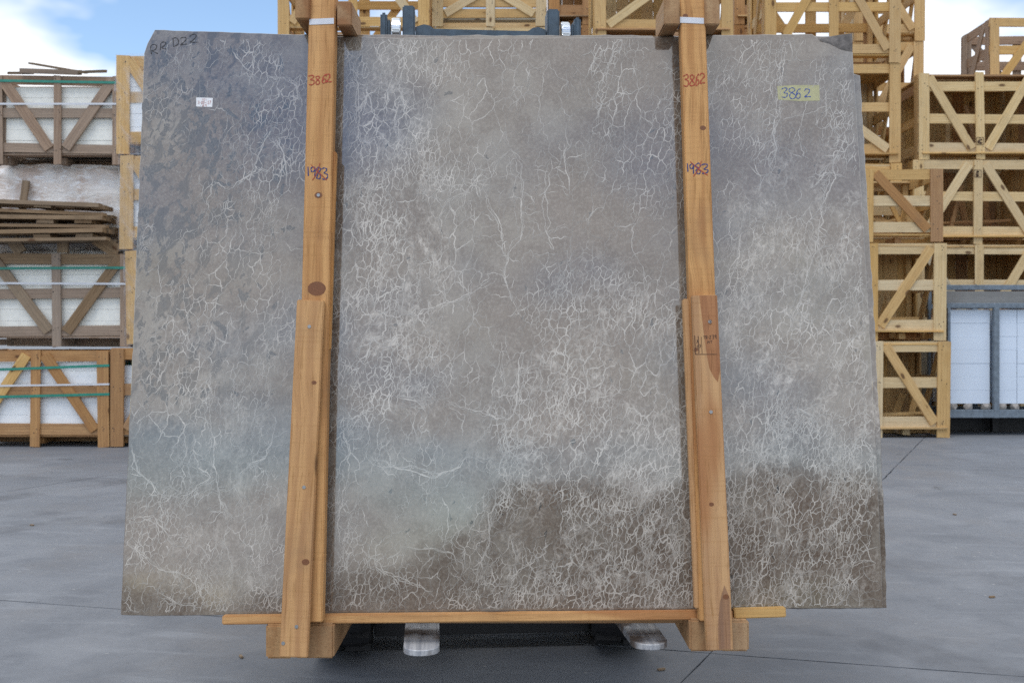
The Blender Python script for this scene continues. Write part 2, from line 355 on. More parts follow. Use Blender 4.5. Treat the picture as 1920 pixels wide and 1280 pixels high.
# ------------------------------------------------------------------ crates
T = 0.022
def crate(label, x0, x1, yf, d, z0, h, mat='honey', style='A', rails=None, back='open', side='diag', group=None, rz=0.0,
          pw=0.15, rw=0.125, dw=0.115, foot=0.13, detail=True, name='wooden_crate', straps=(), loose=0, top=True, sidemat=None):
    w = x1 - x0
    e = empty(name, ((x0 + x1) / 2, yf, z0), rz, label=label, cat='crate', group=group)
    hw = w / 2; sm = sidemat or mat
    zs = rails or [foot + rw / 2, foot + (h - foot) * 0.52, h - rw / 2]
    bays = {'A': 2, 'V': 2, 'X': 2, 'N': 2, '/': 1, '\\': 1, '-': 1}[style]
    pxs = [-hw + pw / 2, hw - pw / 2] + ([0.0] if bays == 2 else [])
    jx = rnd.gauss(0, 0.01)
    for p in pxs:
        q = p + (jx if p == 0 else 0)
        board(e, 'post', (q, T / 2, 0.003), (q, T / 2, h - 0.003), pw if p else pw * 0.82, T, (0, -1, 0), mat)
    for z in zs:
        board(e, 'rail', (-hw + 0.004, 1.5 * T + 0.001, z), (hw - 0.004, 1.5 * T + 0.001, z), rw, T, (0, -1, 0), mat)
    zb, zt = foot + 0.05, h - 0.05
    def dg(a, b): board(e, 'brace', (a[0], T / 2 + 0.002, a[1]), (b[0], T / 2 + 0.002, b[1]), dw, T * 0.9, (0, -1, 0), mat)
    ins = pw * 0.75
    L0, R0, C = -hw + pw + 0.03, hw - pw - 0.03, pw * 0.42 + 0.05
    if style == 'A': dg((-C, zt), (L0, zb)); dg((C, zt), (R0, zb))
    if style == 'V': dg((L0 - 0.03, zt), (-C, zb)); dg((R0 + 0.03, zt), (C, zb))
    if style == 'N': dg((L0, zt), (-C, zb)); dg((C, zt), (R0, zb))
    if style == '\\': dg((L0, zt), (R0, zb))
    if style == '/': dg((L0, zb), (R0, zt))
    # nails at the crossings
    mb = MB()
    for p in pxs:
        for z in zs:
            for k in range(2 if rnd.random() < 0.7 else 3):
                nx = p + rnd.uniform(-0.045, 0.045); nz = z + rnd.uniform(-0.04, 0.04); r = 0.006
                mb.prism([(nx + r * math.cos(a * math.pi / 3), nz + r * math.sin(a * math.pi / 3)) for a in range(6)], -0.002, 0.004, 'y')
    tag(mb.build('nail_heads', M['nail'], e), kind='stuff')
    # corner blocks and the floor
    yb = d - T
    for sx in (-1, 1):
        for y in (2 * T + 0.035, d - 2 * T - 0.035):
            xx = sx * (hw - T * 2 - 0.04)
            board(e, 'corner_block', (xx, y, 0.006), (xx, y, h - 0.006), 0.065, 0.065, (0, -1, 0), sm)
    nfl = max(3, int(d / 0.3))
    for k in range(nfl):
        y = 2 * T + 0.06 + (d - 4 * T - 0.12) * k / (nfl - 1)
        board(e, 'floor_board', (-hw + T * 2, y, foot - 0.012), (hw - T * 2, y, foot - 0.012), 0.14 if back == 'open' else min(0.26, d / nfl), T * 0.9, (0, 0, 1), sm)
    for k in range(3):
        xx = (-hw + 0.1, 0, hw - 0.1)[k]
        board(e, 'runner', (xx, 2 * T + 0.08, foot - 0.07), (xx, 0.42 * d, foot - 0.07), 0.08, 0.07, (0, 0, 1), sm)
    for y in (0.45 * d, d - 2 * T - 0.04):
        board(e, 'skid', (-hw + T * 2, y, foot - 0.075), (hw - T * 2, y, foot - 0.075), 0.09, 0.03, (0, -1, 0), sm)
    # side walls
    for sx in (-1, 1):
        xo = sx * (hw - T / 2)
        for z in zs:
            board(e, 'side_rail', (xo - sx * T, 2 * T + 0.004, z), (xo - sx * T, d - 2 * T - 0.004, z), rw, T, (sx, 0, 0), sm)
        board(e, 'side_post', (xo, 2 * T + pw / 2 + 0.003, 0.004), (xo, 2 * T + pw / 2 + 0.003, h - 0.004), pw * 0.9, T, (sx, 0, 0), sm)
        board(e, 'side_post', (xo, d - 2 * T - pw / 2, 0.004), (xo, d - 2 * T - pw / 2, h - 0.004), pw * 0.9, T, (sx, 0, 0), sm)
        if detail and side == 'diag':
            board(e, 'side_brace', (xo, 2 * T + pw + 0.05, zt), (xo, d - 2 * T - pw - 0.05, zb), dw, T, (sx, 0, 0), sm)
    # back
    for z in zs:
        board(e, 'back_rail', (-hw + 0.004, d - 1.5 * T, z), (hw - 0.004, d - 1.5 * T, z), rw, T, (0, 1, 0), sm)
    if side == 'closed':
        n = max(3, int((d - 0.2) / 0.17)); ww = (d - 0.2) / n
        for k in range(n): board(e, 'side_plank', (hw - 2.6 * T, 0.1 + ww * (k + 0.5), foot + 0.01), (hw - 2.6 * T, 0.1 + ww * (k + 0.5), h - 0.02), ww - 0.004, T, (1, 0, 0), sm)
    if back == 'closed':
        n = max(3, int((w - 0.1) / 0.16)); ww = (w - 0.1) / n
        for k in range(n):
            xx = -hw + 0.05 + ww * (k + 0.5)
            board(e, 'back_plank', (xx, d - 2.6 * T, foot + 0.01), (xx, d - 2.6 * T, h - 0.01 - rnd.random() * 0.02), ww - 0.004, T, (0, -1, 0), sm)
    else:
        for p in pxs: board(e, 'back_post', (p, d - T / 2, 0.004), (p, d - T / 2, h - 0.004), pw, T, (0, 1, 0), sm)
        if detail:
            board(e, 'back_brace', (-hw + pw, d - T / 2, zt), (0 if bays == 2 else hw - pw, d - T / 2, zb), dw, T * 0.9, (0, 1, 0), sm)
            if bays == 2: board(e, 'back_brace', (hw - pw, d - T / 2, zt), (0.1, d - T / 2, zb), dw, T * 0.9, (0, 1, 0), sm)
    if top:
        n = 3 if back == 'open' else max(3, int(d / 0.19))
        for k in range(n):
            y = 2 * T + 0.07 + (d - 4 * T - 0.14) * k / (n - 1)
            board(e, 'lid_board', (-hw + T * 2 + .01, y, h - 0.03), (hw - T * 2 - .01, y, h - 0.03), 0.12 if n == 3 else d / n - 0.02, T, (0, 0, 1), sm)
    for (z, m, sl, sw) in straps:
        mb = MB(); o = 0.003; k = 0.0025
        b = len(mb.v)
        for (yy, zz) in ((-o, 0), (-o - k, 0)):
            mb.v += [(-hw - 0.004, yy, z - sl - sw / 2), (hw + 0.004, yy, z + sl - sw / 2), (hw + 0.004, yy, z + sl + sw / 2), (-hw - 0.004, yy, z - sl + sw / 2)]
        mb.f += [(b + 3, b + 2, b + 1, b), (b + 4, b + 5, b + 6, b + 7)] + [(b + i, b + (i + 1) % 4, b + 4 + (i + 1) % 4, b + 4 + i) for i in range(4)]
        mb.box(hw + 0.003, hw + 0.0055, -o, d + 0.003, z + sl - sw / 2, z + sl + sw / 2)
        mb.box(-hw - 0.0055, -hw - 0.003, -o, d + 0.003, z - sl - sw / 2, z - sl + sw / 2)
        mb.build('strap', M[m], e)
    return e

def loose_pieces(label_fmt, cx, w, yf, d, z, h, n, mat, seed):
    """offcuts lying and leaning inside a crate: each is a thing of its own"""
    r = random.Random(seed)
    kinds = ['leaning upright at the back', 'lying flat on the crate floor', 'tilted across the crate', 'standing at the side', 'propped against the back planks', 'thin and pale, lying at the front']
    for k in range(n):
        L = r.uniform(0.5, 0.95) * min(w, 1.6) * 0.8
        x = cx + r.uniform(-0.3, 0.3) * w; y = yf + 0.2 + (d - 0.4) * r.random()
        if k % 2 == 0:
            Lz = min(h * 0.7, L); p0 = (x, y, z + 0.16); p1 = (x + r.uniform(-0.2, 0.2), y + r.uniform(0, 0.12), z + 0.16 + Lz)
            nrm = (0.2, -1, 0)
        else:
            p0 = (cx - L / 2 + r.uniform(-.05, .05), y, z + 0.17 + 0.03 * k); p1 = (cx + L / 2, y + r.uniform(-.1, .1), z + 0.17 + 0.03 * k + r.uniform(0, 0.12))
            nrm = (0, -0.5, 1)
        o = board(None, 'offcut_plank', p0, p1, r.uniform(0.05, 0.10), 0.02, nrm, mat)
        tag(o, label_fmt % kinds[k % 6], 'plank', 'offcuts inside the crates')

def sheets(label, cx, w, yf, d, z, heights, mat, name='tile_pack', group='white tile packs in the crates', cat='tile pack', split=True):
    e = empty(name, (cx, yf, z), label=label, cat=cat, group=group)
    zz = 0.0
    for k, hh in enumerate(heights):
        mb = MB(); ww = w * (1 - rnd.random() * 0.01); o = rnd.uniform(-0.006, 0.006)
        mb.box(-ww / 2 + o, ww / 2 + o, rnd.uniform(0, 0.008), d, zz, zz + hh - 0.0015)
        mb.build('sheet', M[mat], e, bevel=0.0015, seg=1); zz += hh
    return e

# left stacks: at 11.1 m, floor line at row 838
DA = 11.1; kA = DA / F
def ax(p): return (p - 960) * kA
def az(p): return CAMZ - (p - HZ) * kA
gA = 'strapped crates of white tile on the left'
crate('orange pine crate of white panels on the ground at far left, two green straps', ax(-72), ax(204), DA, 1.0, 0.0, az(657), 'orange', 'A', foot=0.14,
      pw=0.13, straps=((az(690), 'green_strap', 0.03, 0.028), (az(722), 'white_strap', 0.012, 0.02), (az(742), 'green_strap', 0.02, 0.028)), group=gA, top=False)
sheets('white panels inside the orange crate on the ground at far left', ax(66), 1.42, DA + 0.06, 0.85, 0.16, [0.2, 0.19, 0.16, 0.14, 0.1], 'foam')
crate('weathered brown tile crate in the middle of the left stack, one green strap', ax(-36), ax(241), DA + 0.05, 1.0, az(650) , az(475) - az(650), 'weathered', 'V', foot=0.12,
      pw=0.115, rw=0.115, straps=((az(502) - az(650), 'green_strap', 0.004, 0.028), (az(531) - az(650), 'white_strap', -0.004, 0.022)), group=gA, top=True)
sheets('cream tile pack inside the middle weathered crate of the left stack', ax(103), 1.44, DA + 0.11, 0.85, az(650) + 0.16, [0.13] * 6, 'foam_cream')
crate('weathered brown tile crate topmost at the far left, under loose planks', ax(-20), ax(222), DA + 0.08, 1.0, az(306), az(138) - az(306), 'weathered', 'V', foot=0.13,
      pw=0.10, rw=0.105, straps=((az(150) - az(306), 'green_strap', -0.012, 0.028), (az(192) - az(306), 'white_strap', 0.0, 0.022)), group=gA)
sheets('cream tile pack inside the topmost weathered crate at the far left', ax(101), 1.26, DA + 0.14, 0.85, az(306) + 0.16, [0.12] * 6, 'foam_cream')

# plastic-wrapped bundle between them
s = NT('plastic_wrap'); v = s.coord()
n1 = s.noise(s.warp(v, 2, 0.3), 2.2, 7, 0.6); n2 = s.noise(s.mapping(v, (3, 3, 9)), 2.0, 5, 0.6, dist=1.5)
c = s.mix(s.ss(n1, 0.35, 0.65), (0.82, 0.80, 0.77, 1), (0.56, 0.45, 0.38, 1)); c = s.mix(s.ss(n2, 0.5, 0.62, 0, 0.8), c, (0.88, 0.88, 0.88, 1))
M['wrap'] = s.done(c, 0.42, Normal=s.bump(s.noise(s.mapping(v, (1.5, 1.5, 5)), 3, 2, 0.5, dist=1.5), 0.35, 0.03), Specular_IOR_Level=0.4)
def wrapped(x0, x1, y0, d, z0, z1, name, label):
    bm = bmesh.new(); bmesh.ops.create_cube(bm, size=1.0)
    bmesh.ops.scale(bm, vec=(x1 - x0, d, z1 - z0), verts=bm.verts)
    bmesh.ops.translate(bm, vec=(0, d / 2, (z1 - z0) / 2), verts=bm.verts)
    bmesh.ops.bevel(bm, geom=bm.edges[:], offset=0.05, segments=2, affect='EDGES')
    bmesh.ops.subdivide_edges(bm, edges=bm.edges[:], cuts=9, use_grid_fill=True)
    from mathutils import noise as mn
    for vtx in bm.verts:
        p = vtx.co; q = Vector((p.x * 2.2, p.y * 2.2, p.z * 6))
        a = mn.fractal(q, 1.0, 2.0, 4)
        vtx.co = p + vtx.normal * (a * 0.05)
        if p.z < 0.02: vtx.co.z = max(vtx.co.z, 0.0)
    me = bpy.data.meshes.new(name); bm.to_mesh(me); bm.free()
    for p in me.polygons: p.use_smooth = True
    me.materials.append(M['wrap'])
    o = link(name, me); o.location = ((x0 + x1) / 2, y0, z0); return tag(o, label, 'bundle')
wrapped(ax(-60), ax(228), DA + 0.30, 0.75, az(474), az(307) + 0.05, 'wrapped_bundle', 'bundle wrapped in crumpled cloudy plastic above the broken pallets')

# broken pallets in front of the bundle, standing on the middle crate
gP = 'old pallets stacked on the weathered crate'
def pallet(label, z, x0, x1, slope, yoff):
    e = empty('wooden_pallet', (0, DA - 0.12 + yoff, z), label=label, cat='pallet', group=gP)
    for k, y in enumerate((0.02, 0.16, 0.30)):
        board(e, 'deck_board', (x0, y, 0.075), (x1, y, 0.075 + slope), 0.11, 0.045, (0, 0, 1), 'old', 2)
    for xx in (x0 + 0.12, (x0 + x1) / 2 + 0.1, x1 - 0.22):
        board(e, 'block', (xx - 0.09, 0.16, 0.026), (xx + 0.09, 0.16, 0.026 + slope * 0.2), 0.34, 0.05, (0, 0, 1), 'old')
    for y in (0.03, 0.30):
        board(e, 'bottom_board', (x0 - 0.03, y, -0.018), (x1 + 0.03, y, -0.018 + slope), 0.10, 0.035, (0, 0, 1), 'old', 2)
    return e
pallet('top pallet of the old broken pallet pile beside the plastic bundle', az(391), ax(-50), ax(197), -0.06, 0.0)
pallet('middle pallet of the old broken pallet pile beside the plastic bundle', az(420), ax(-50), ax(200), -0.02, 0.03)
pallet('lowest pallet of the old broken pallet pile, resting on short props', az(450), ax(-60), ax(206), 0.02, -0.02)
for k, (a, b, wd, lab) in enumerate((((118, 450), (118, 474), 0.12, 'short upright prop under the middle of the pallet pile'),
                                     ((182, 446), (222, 474), 0.16, 'slanting prop board under the right end of the pallet pile'),
                                     ((22, 448), (40, 474), 0.13, 'slanting prop board under the left part of the pallet pile'),
                                     ((49, 338), (42, 392), 0.075, 'single plank poking up behind the pallet pile'))):
    D = DA + (0.10 if k < 3 else 0.24)
    tag(board(None, 'prop_plank', px(a[0], a[1], D), px(b[0], b[1], D), wd, 0.03, (0, -1, 0.1), 'old'), lab, 'plank', 'props of the pallet pile')
# loose planks on the topmost crate
for k, (a, b, wd, t_, D, lab) in enumerate((((43, 133), (150, 136.5), 0.13, 0.055, 11.22, 'thick dark plank lying on the topmost left crate'),
                                          ((56, 119), (162, 137), 0.09, 0.022, 11.20, 'thin plank tilted up on the topmost left crate'),
                                          ((18, 137), (60, 137), 0.12, 0.03, 11.27, 'grey plank end at the left of the topmost left crate'),
                                          ((140, 136), (197, 134), 0.10, 0.03, 11.22, 'short brown plank at the right end of the topmost left crate'))):
    tag(board(None, 'loose_plank', px(a[0], a[1], D), px(b[0], b[1], D), wd, t_, (0, -0.25, 1), 'old' if k else 'weathered'), lab, 'plank', 'loose planks on the left stack')

# second left stack, film-wrapped, partly behind the slab
gB = 'film-wrapped crates right of the left stack'
s = NT('stretch_film'); v = s.coord()
n1 = s.noise(s.mapping(v, (2.2, 2.2, 0.9), rot=(0, 0.5, 0)), 2.5, 4, 0.55, dist=0.6)
s.set(s.b.inputs['Alpha'], s.ss(n1, 0.42, 0.72, 0.04, 0.30))
M['film'] = s.done((0.75, 0.80, 0.88, 1), 0.22, Normal=s.bump(n1, 0.7, 0.02))
def film(e, w_, d_, h_, part='stretch_film'):
    mb = MB(); n = 14
    for k in range(n + 1):
        z = -0.01 + (h_ + 0.02) * k / n
        j = lambda: rnd.uniform(0.004, 0.022)
        mb.v += [(-w_ / 2 - j(), -j(), z), (w_ / 2 + j(), -j(), z), (w_ / 2 + j(), d_ + j(), z), (-w_ / 2 - j(), d_ + j(), z)]
    for k in range(n):
        for q in range(4):
            mb.f.append((4 * k + q, 4 * k + (q + 1) % 4, 4 * k + 4 + (q + 1) % 4, 4 * k + 4 + q))
    b = 4 * n; mb.v.append((0, d_ / 2, h_ + 0.06)); c_ = len(mb.v) - 1
    mb.f += [(b + q, b + (q + 1) % 4, c_) for q in range(4)]
    return mb.build(part, M['film'], e)
bz = [(838, 653, 207, 'orange', 'lowest'), (646, 470, 234, 'honey', 'second'), (468, 290, 222, 'honey', 'third'), (287, 100, 214, 'honey', 'topmost')]
for i, (b0, b1, xl, mt, nm) in enumerate(bz):
    x0 = ax(xl); x1 = x0 + 1.55
    e = crate('%s tile crate of the second left stack, beside the slab' % nm + ('' if i == 0 else ', film-wrapped'), x0, x1, DA + (0.0 if i == 0 else 0.02 * i), 1.0, az(b0), az(b1) - az(b0), mt, 'V' if i else 'A',
          foot=0.14, pw=0.145, group=gB, detail=True)
    if i: film(e, 1.55, 1.0, az(b1) - az(b0))
    sheets('white tile pack in the %s crate of the second left stack' % nm, (x0 + x1) / 2, 1.38, DA + 0.09, 0.84, az(b0) + 0.16, [0.15] * 5, 'foam')

# ------------------------------------------------------------------ crate stacks behind the slab
def stack(cols, D, x0p, x1p, mat, d, word, gname, **kw):
    """cols: list of (row_bottom, row_top, style, extra) from the ground up"""
    k = D / F
    for i, (yb, yt, st, lab, ex) in enumerate(cols):
        z0 = CAMZ - (yb - HZ) * k; z1 = CAMZ - (yt - HZ) * k
        q = dict(kw); q.update(ex)
        dx = rnd.uniform(-0.02, 0.02)
        crate(lab, (x0p - 960) * k + dx, (x1p - 960) * k + dx, D + rnd.uniform(0, 0.03), d, max(0.0, z0), z1 - max(0.0, z0) - 0.004, q.pop('mat', mat), st, group=gname, **q)
def fl(D): return HZ + CAMZ * F / D
gC = 'tall pine crate stacks behind the slab'
DC = 13.2
f0 = fl(DC)
ordn = ['lowest', 'second-lowest', 'third-lowest', 'second-highest', 'fifth']
def col(x0p, x1p, rows, styles, D, where, mat='honey', d=1.0, closed=0, **kw):
    rows = [fl(D)] + rows
    cols = [(rows[i], rows[i + 1], styles[i % len(styles)], '%s pine crate of the stack %s' % (ordn[i] if i < len(rows) - 2 else 'topmost', where), {'back': 'closed'} if i < closed else {}) for i in range(len(rows) - 1)]
    stack(cols, D, x0p, x1p, mat, d, '', gC, **kw)
col(522, 807, [620, 435, 250, 66, -112], 'AVAVA', DC, 'behind the left timber post')
col(811, 1026, [610, 420, 232, 50, -24], 'AVAVA', DC + 0.5, 'behind the forklift mast', mat='pale', top=False)
col(1114, 1374, [625, 440, 255, 72, -112], '/\\/\\/', DC - 0.3, 'behind the right timber post', back='closed')
col(1437, 1692, [640, 470, 305, 118, -70], 'AVA\\' + 'A', DC, 'showing above the chipped slab corner', closed=4)
# vertical planks of a crate seen through the alleys between the stacks
col(1030, 1112, [610, 420, 235, 45, -120], '-', DC + 1.6, 'deep in the alley behind the mast', mat='orange', back='closed', d=0.9, rw=0.16)
col(1376, 1436, [610, 420, 235, 45, -120], '-', DC + 1.6, 'deep in the alley right of the right post', mat='orange', back='closed', d=0.9, rw=0.16)
# farther stack peeping out at the right of the tall stack
col(1600, 1733, [640, 455, 270, 77, -90], '\\/', DC + 1.45, 'peeping out farther back against the sky', mat='honey', d=0.9)

# three single-bay crates right beside the slab
gD = 'narrow crates stacked right of the slab'
DD = 12.1; kd = DD / F
crate('pale narrow crate on the ground right of the slab, brace falling right', (1632 - 960) * kd, (1782 - 960) * kd, DD, 1.05, 0, CAMZ - (640 - HZ) * kd, 'pale', '\\', group=gD, back='closed', pw=0.155, sidemat='honey')
crate('pale narrow crate second from the ground right of the slab, brace rising right', (1624 - 960) * kd, (1776 - 960) * kd, DD + 0.02, 1.05, CAMZ - (639 - HZ) * kd, 183 * kd, 'pale', '/', group=gD, back='closed', pw=0.15, sidemat='honey')
crate('honey pine narrow crate with dark knots, third up right of the slab', (1616 - 960) * kd, (1770 - 960) * kd, DD + 0.03, 1.05, CAMZ - (453 - HZ) * kd, 137 * kd, 'honey', '\\', group=gD, back='open', foot=0.10, pw=0.15, rails=[0.18, 0.5, 0.82])
for q, (zz, word) in enumerate(((0, 'lowest'), (CAMZ - (639 - HZ) * kd, 'second'), (CAMZ - (453 - HZ) * kd, 'third'))):
    loose_pieces('offcut inside the ' + word + ' narrow crate, %s', 747 * kd, 0.8, DD + 0.05, 0.95, zz, 0.9, 5, 'honey', 11 + q)

# right-hand stack
gE = 'pale pine crates at the right edge'
DE = 13.3; ke = DE / F
def ez(p): return CAMZ - (p - HZ) * ke
eb = [fl(DE), 630, 458, 298, 134]
names = ['pale pine crate on the ground behind the white panel rack', 'pale pine crate just above the white panel rack, braces hidden low', 'pale pine crate third up at the right edge, braces spreading from top centre', 'pale pine crate topmost but one at the right edge, braces meeting at bottom centre']
for i in range(4):
    crate(names[i], (1727 - 960 + (-12 if i in (1, 2) else 0)) * ke, (1956 - 960) * ke, DE + 0.02 * i, 1.1, max(0, ez(eb[i])), ez(eb[i + 1]) - max(0, ez(eb[i])) - 0.004, 'pale', 'AVAV'[i], group=gE, back='closed', side='closed', rails=[0.165, 0.55, ez(eb[4]) - ez(eb[3]) - 0.18] if i == 3 else None, sidemat='honey', pw=0.14, foot=0.10 if i == 3 else 0.12, top=(i != 2))
    loose_pieces('offcut inside the ' + ['lowest', 'second', 'third', 'fourth'][i] + ' right-edge crate, %s', (1845 - 960) * ke, 1.4, DE + 0.1, 0.9, max(0, ez(eb[i])), 1.0, 6, 'orange', 31 + i)
# stamps burnt on the centre posts (an illegible heat-treatment mark)
def stamp(e_name, xp, yp, D, w_, h_, seed, parent):
    r = random.Random(seed); mb = MB(); t = 0.006
    for (a0, a1, b0, b1) in ((0, w_, 0, t), (0, w_, h_ - t, h_), (0, t, t, h_ - t), (w_ - t, w_, t, h_ - t), (w_ * .45, w_ * .5, t, h_ - t)):
        mb.box(a0, a1, 0, 0.0015, b0, b1)
    for k in range(9):
        a = r.uniform(0.01, w_ - 0.04); b = r.uniform(0.01, h_ - 0.03)
        mb.box(a, a + r.uniform(.008, .03), -0.0005, 0.001, b, b + r.uniform(.008, .02))
    o = mb.build(e_name, M['ink_stamp'], parent); return o
for o in [o for o in bpy.data.objects if o.get('group') == gE]:
    if 'third up' in o['label']: stamp('stamp', 0, 0, 0, 0.10, 0.10, 3, o).location = (-0.05, -0.006, 0.9)
    if 'topmost' in o['label']: stamp('stamp', 0, 0, 0, 0.10, 0.10, 4, o).location = (-0.05, -0.006, 0.2)
# crate standing farther back on top, turned against the sky
DF = 14.3; kf = DF / F
crate('open pine crate against the sky at the top right corner', (1857 - 960) * kf, (2080 - 960) * kf, DF, 0.95, ez(134) + 0.004, CAMZ - (34 - HZ) * kf - ez(134), 'honey', 'A', sidemat='weathered', group=gE, top=False, foot=0.08, pw=0.13)
crate('pale pine support crate under the top right corner crate', (1835 - 960) * kf, (2080 - 960) * kf, DF + 0.16, 0.95, 0, ez(134) * 0.5, 'pale', 'V', group=gE)
crate('upper pale pine support crate under the top right corner crate', (1835 - 960) * kf, (2080 - 960) * kf, DF + 0.16, 0.95, ez(134) * 0.5 + .004, ez(134) * 0.5 - 0.006, 'pale', 'A', group=gE)

# ------------------------------------------------------------------ steel rack of white panels
DR = 12.35; kr = DR / F
def rx(p): return (p - 960) * kr
def rzz(p): return CAMZ - (p - HZ) * kr
e = empty('steel_rack', (rx(1776), DR, 0), label='blue-grey steel rack holding white panels at the right edge', cat='rack')
W = rx(2010) - rx(1776); dp = 0.62
def rb(name, x0, x1, y0, y1, z0, z1, mat='steel_blue', bev=0.004): return MB().box(x0, x1, y0, y1, z0, z1).build(name, M[mat], e, bevel=bev, seg=1)
zb0, zb1, zt0, zt1 = rzz(783), rzz(768), rzz(577), rzz(568)
rb('base_beam', 0, W, 0, 0.06, zb0, zb1); rb('base_beam', 0, W, dp - 0.06, dp, zb0, zb1)
rb('top_beam', 0, W, 0.004, 0.05, zt0, zt1); rb('top_beam', 0, W, dp - 0.05, dp, zt0, zt1)
for xx in (rx(1777) - rx(1776), rx(1864) - rx(1776), W - 0.07):
    for y in (0, dp - 0.05): rb('upright', xx, xx + (0.034 if xx < 0.1 else 0.066), y - 0.006, y + 0.05, zb0 - 0.003, zt0 + 0.002)
for xx in (0.05, W / 2, W - 0.12):
    rb('base_crosspiece', xx, xx + 0.06, 0.062, dp - 0.062, zb0 + 0.01, zb1 - 0.01)
    rb('foot', xx, xx + 0.08, 0.44, 0.52, 0, zb0 - 0.001, 'black'); None
for xx in (0.002, W - 0.05):
    rb('bar_post', xx, xx + 0.045, dp - 0.05, dp - 0.01, zt1 + 0.001, rzz(531))
rb('top_bar', -0.004, W + 0.004, dp - 0.055, dp - 0.005, rzz(540), rzz(530))
rb('shade_plate', 0.01, W - 0.01, 0.062, dp - 0.062, zb0 + 0.001, zb0 + 0.008); rb('shadow_skirt', 0.0, W, dp - 0.03, dp - 0.01, 0.005, zb0 - 0.001, 'black')  # plate added to shade the gap beneath; black skirt stands in for shadow
xs = [0.075, rx(1863) - rx(1776) - 0.002]
pans = [(0.04, rx(1861) - rx(1776)), (rx(1877) - rx(1776), rx(1912) - rx(1776)), (rx(1913) - rx(1776), W - 0.08)]
for i, (a, b) in enumerate(pans):
    p = empty('white_panel_stack', (rx(1776), DR + 0.07, rzz(757)), label=['wide white panel stack at the left of the steel rack', 'narrow white panel stack right of the rack upright', 'white panel stack at the right end of the rack'][i], cat='panel stack', group='white panels in the rack')
    n = 7; hh = (rzz(580) - rzz(757)) / n
    for k in range(n):
        j = rnd.uniform(0, 0.006)
        MB().box(a, b, j, 0.45, k * hh, (k + 1) * hh - 0.0008).build('panel', M['white_panel'], p)
for k, xx in enumerate((0.10, 0.30, 0.52, 0.72, 0.88, 1.1, 1.3)):
    bm = bmesh.new(); bmesh.ops.create_icosphere(bm, subdivisions=2, radius=0.05)
    for vtx in bm.verts: vtx.co = Vector((vtx.co.x * rnd.uniform(1.0, 1.3), vtx.co.y * 1.5, max(-0.034, min(0.034, vtx.co.z * 1.3)))) + Vector((rnd.gauss(0, .004), rnd.gauss(0, .004), 0))
    me = bpy.data.meshes.new('stone_block'); bm.to_mesh(me); bm.free(); me.materials.append(M['rubble'])
    o = link('stone_block', me); o.location = (rx(1776) + xx, DR + 0.10, rzz(768) + 0.036)
    tag(o, ['first', 'second', 'third', 'fourth', 'fifth', 'sixth', 'seventh'][k] + ' rough stone chock from the left under the white panels', 'stone', 'stone chocks under the white panels')
tag(board(None, 'capping_timber', (rx(1776), DR + 0.10, rzz(558)), (rx(2008), DR + 0.10, rzz(558)), 0.16, 0.13, (0, -1, 0), 'grey_wood', 0), 'grey timber lying along the top of the steel rack', 'timber')

# ------------------------------------------------------------------ marble slabs
Y0, Z0, TH = 3.045, 0.432, R(7.6)
U = Vector((1, 0, 0)); V = Vector((0, math.sin(TH), math.cos(TH))); N = Vector((0, -math.cos(TH), math.sin(TH)))
O = Vector((0, Y0, Z0))
FRAME = Matrix((U, V, N)).transposed().to_4x4(); FRAME.translation = O
def sp(x, y, c=0.0):
    d = Vector(((x - 960) / F, 1, -(y - HZ) / F)); o = Vector((0, 0, CAMZ)); q = O + N * c
    t = (q - o).dot(N) / d.dot(N); p = o + d * t - O
    return Vector((p.dot(U), p.dot(V)))

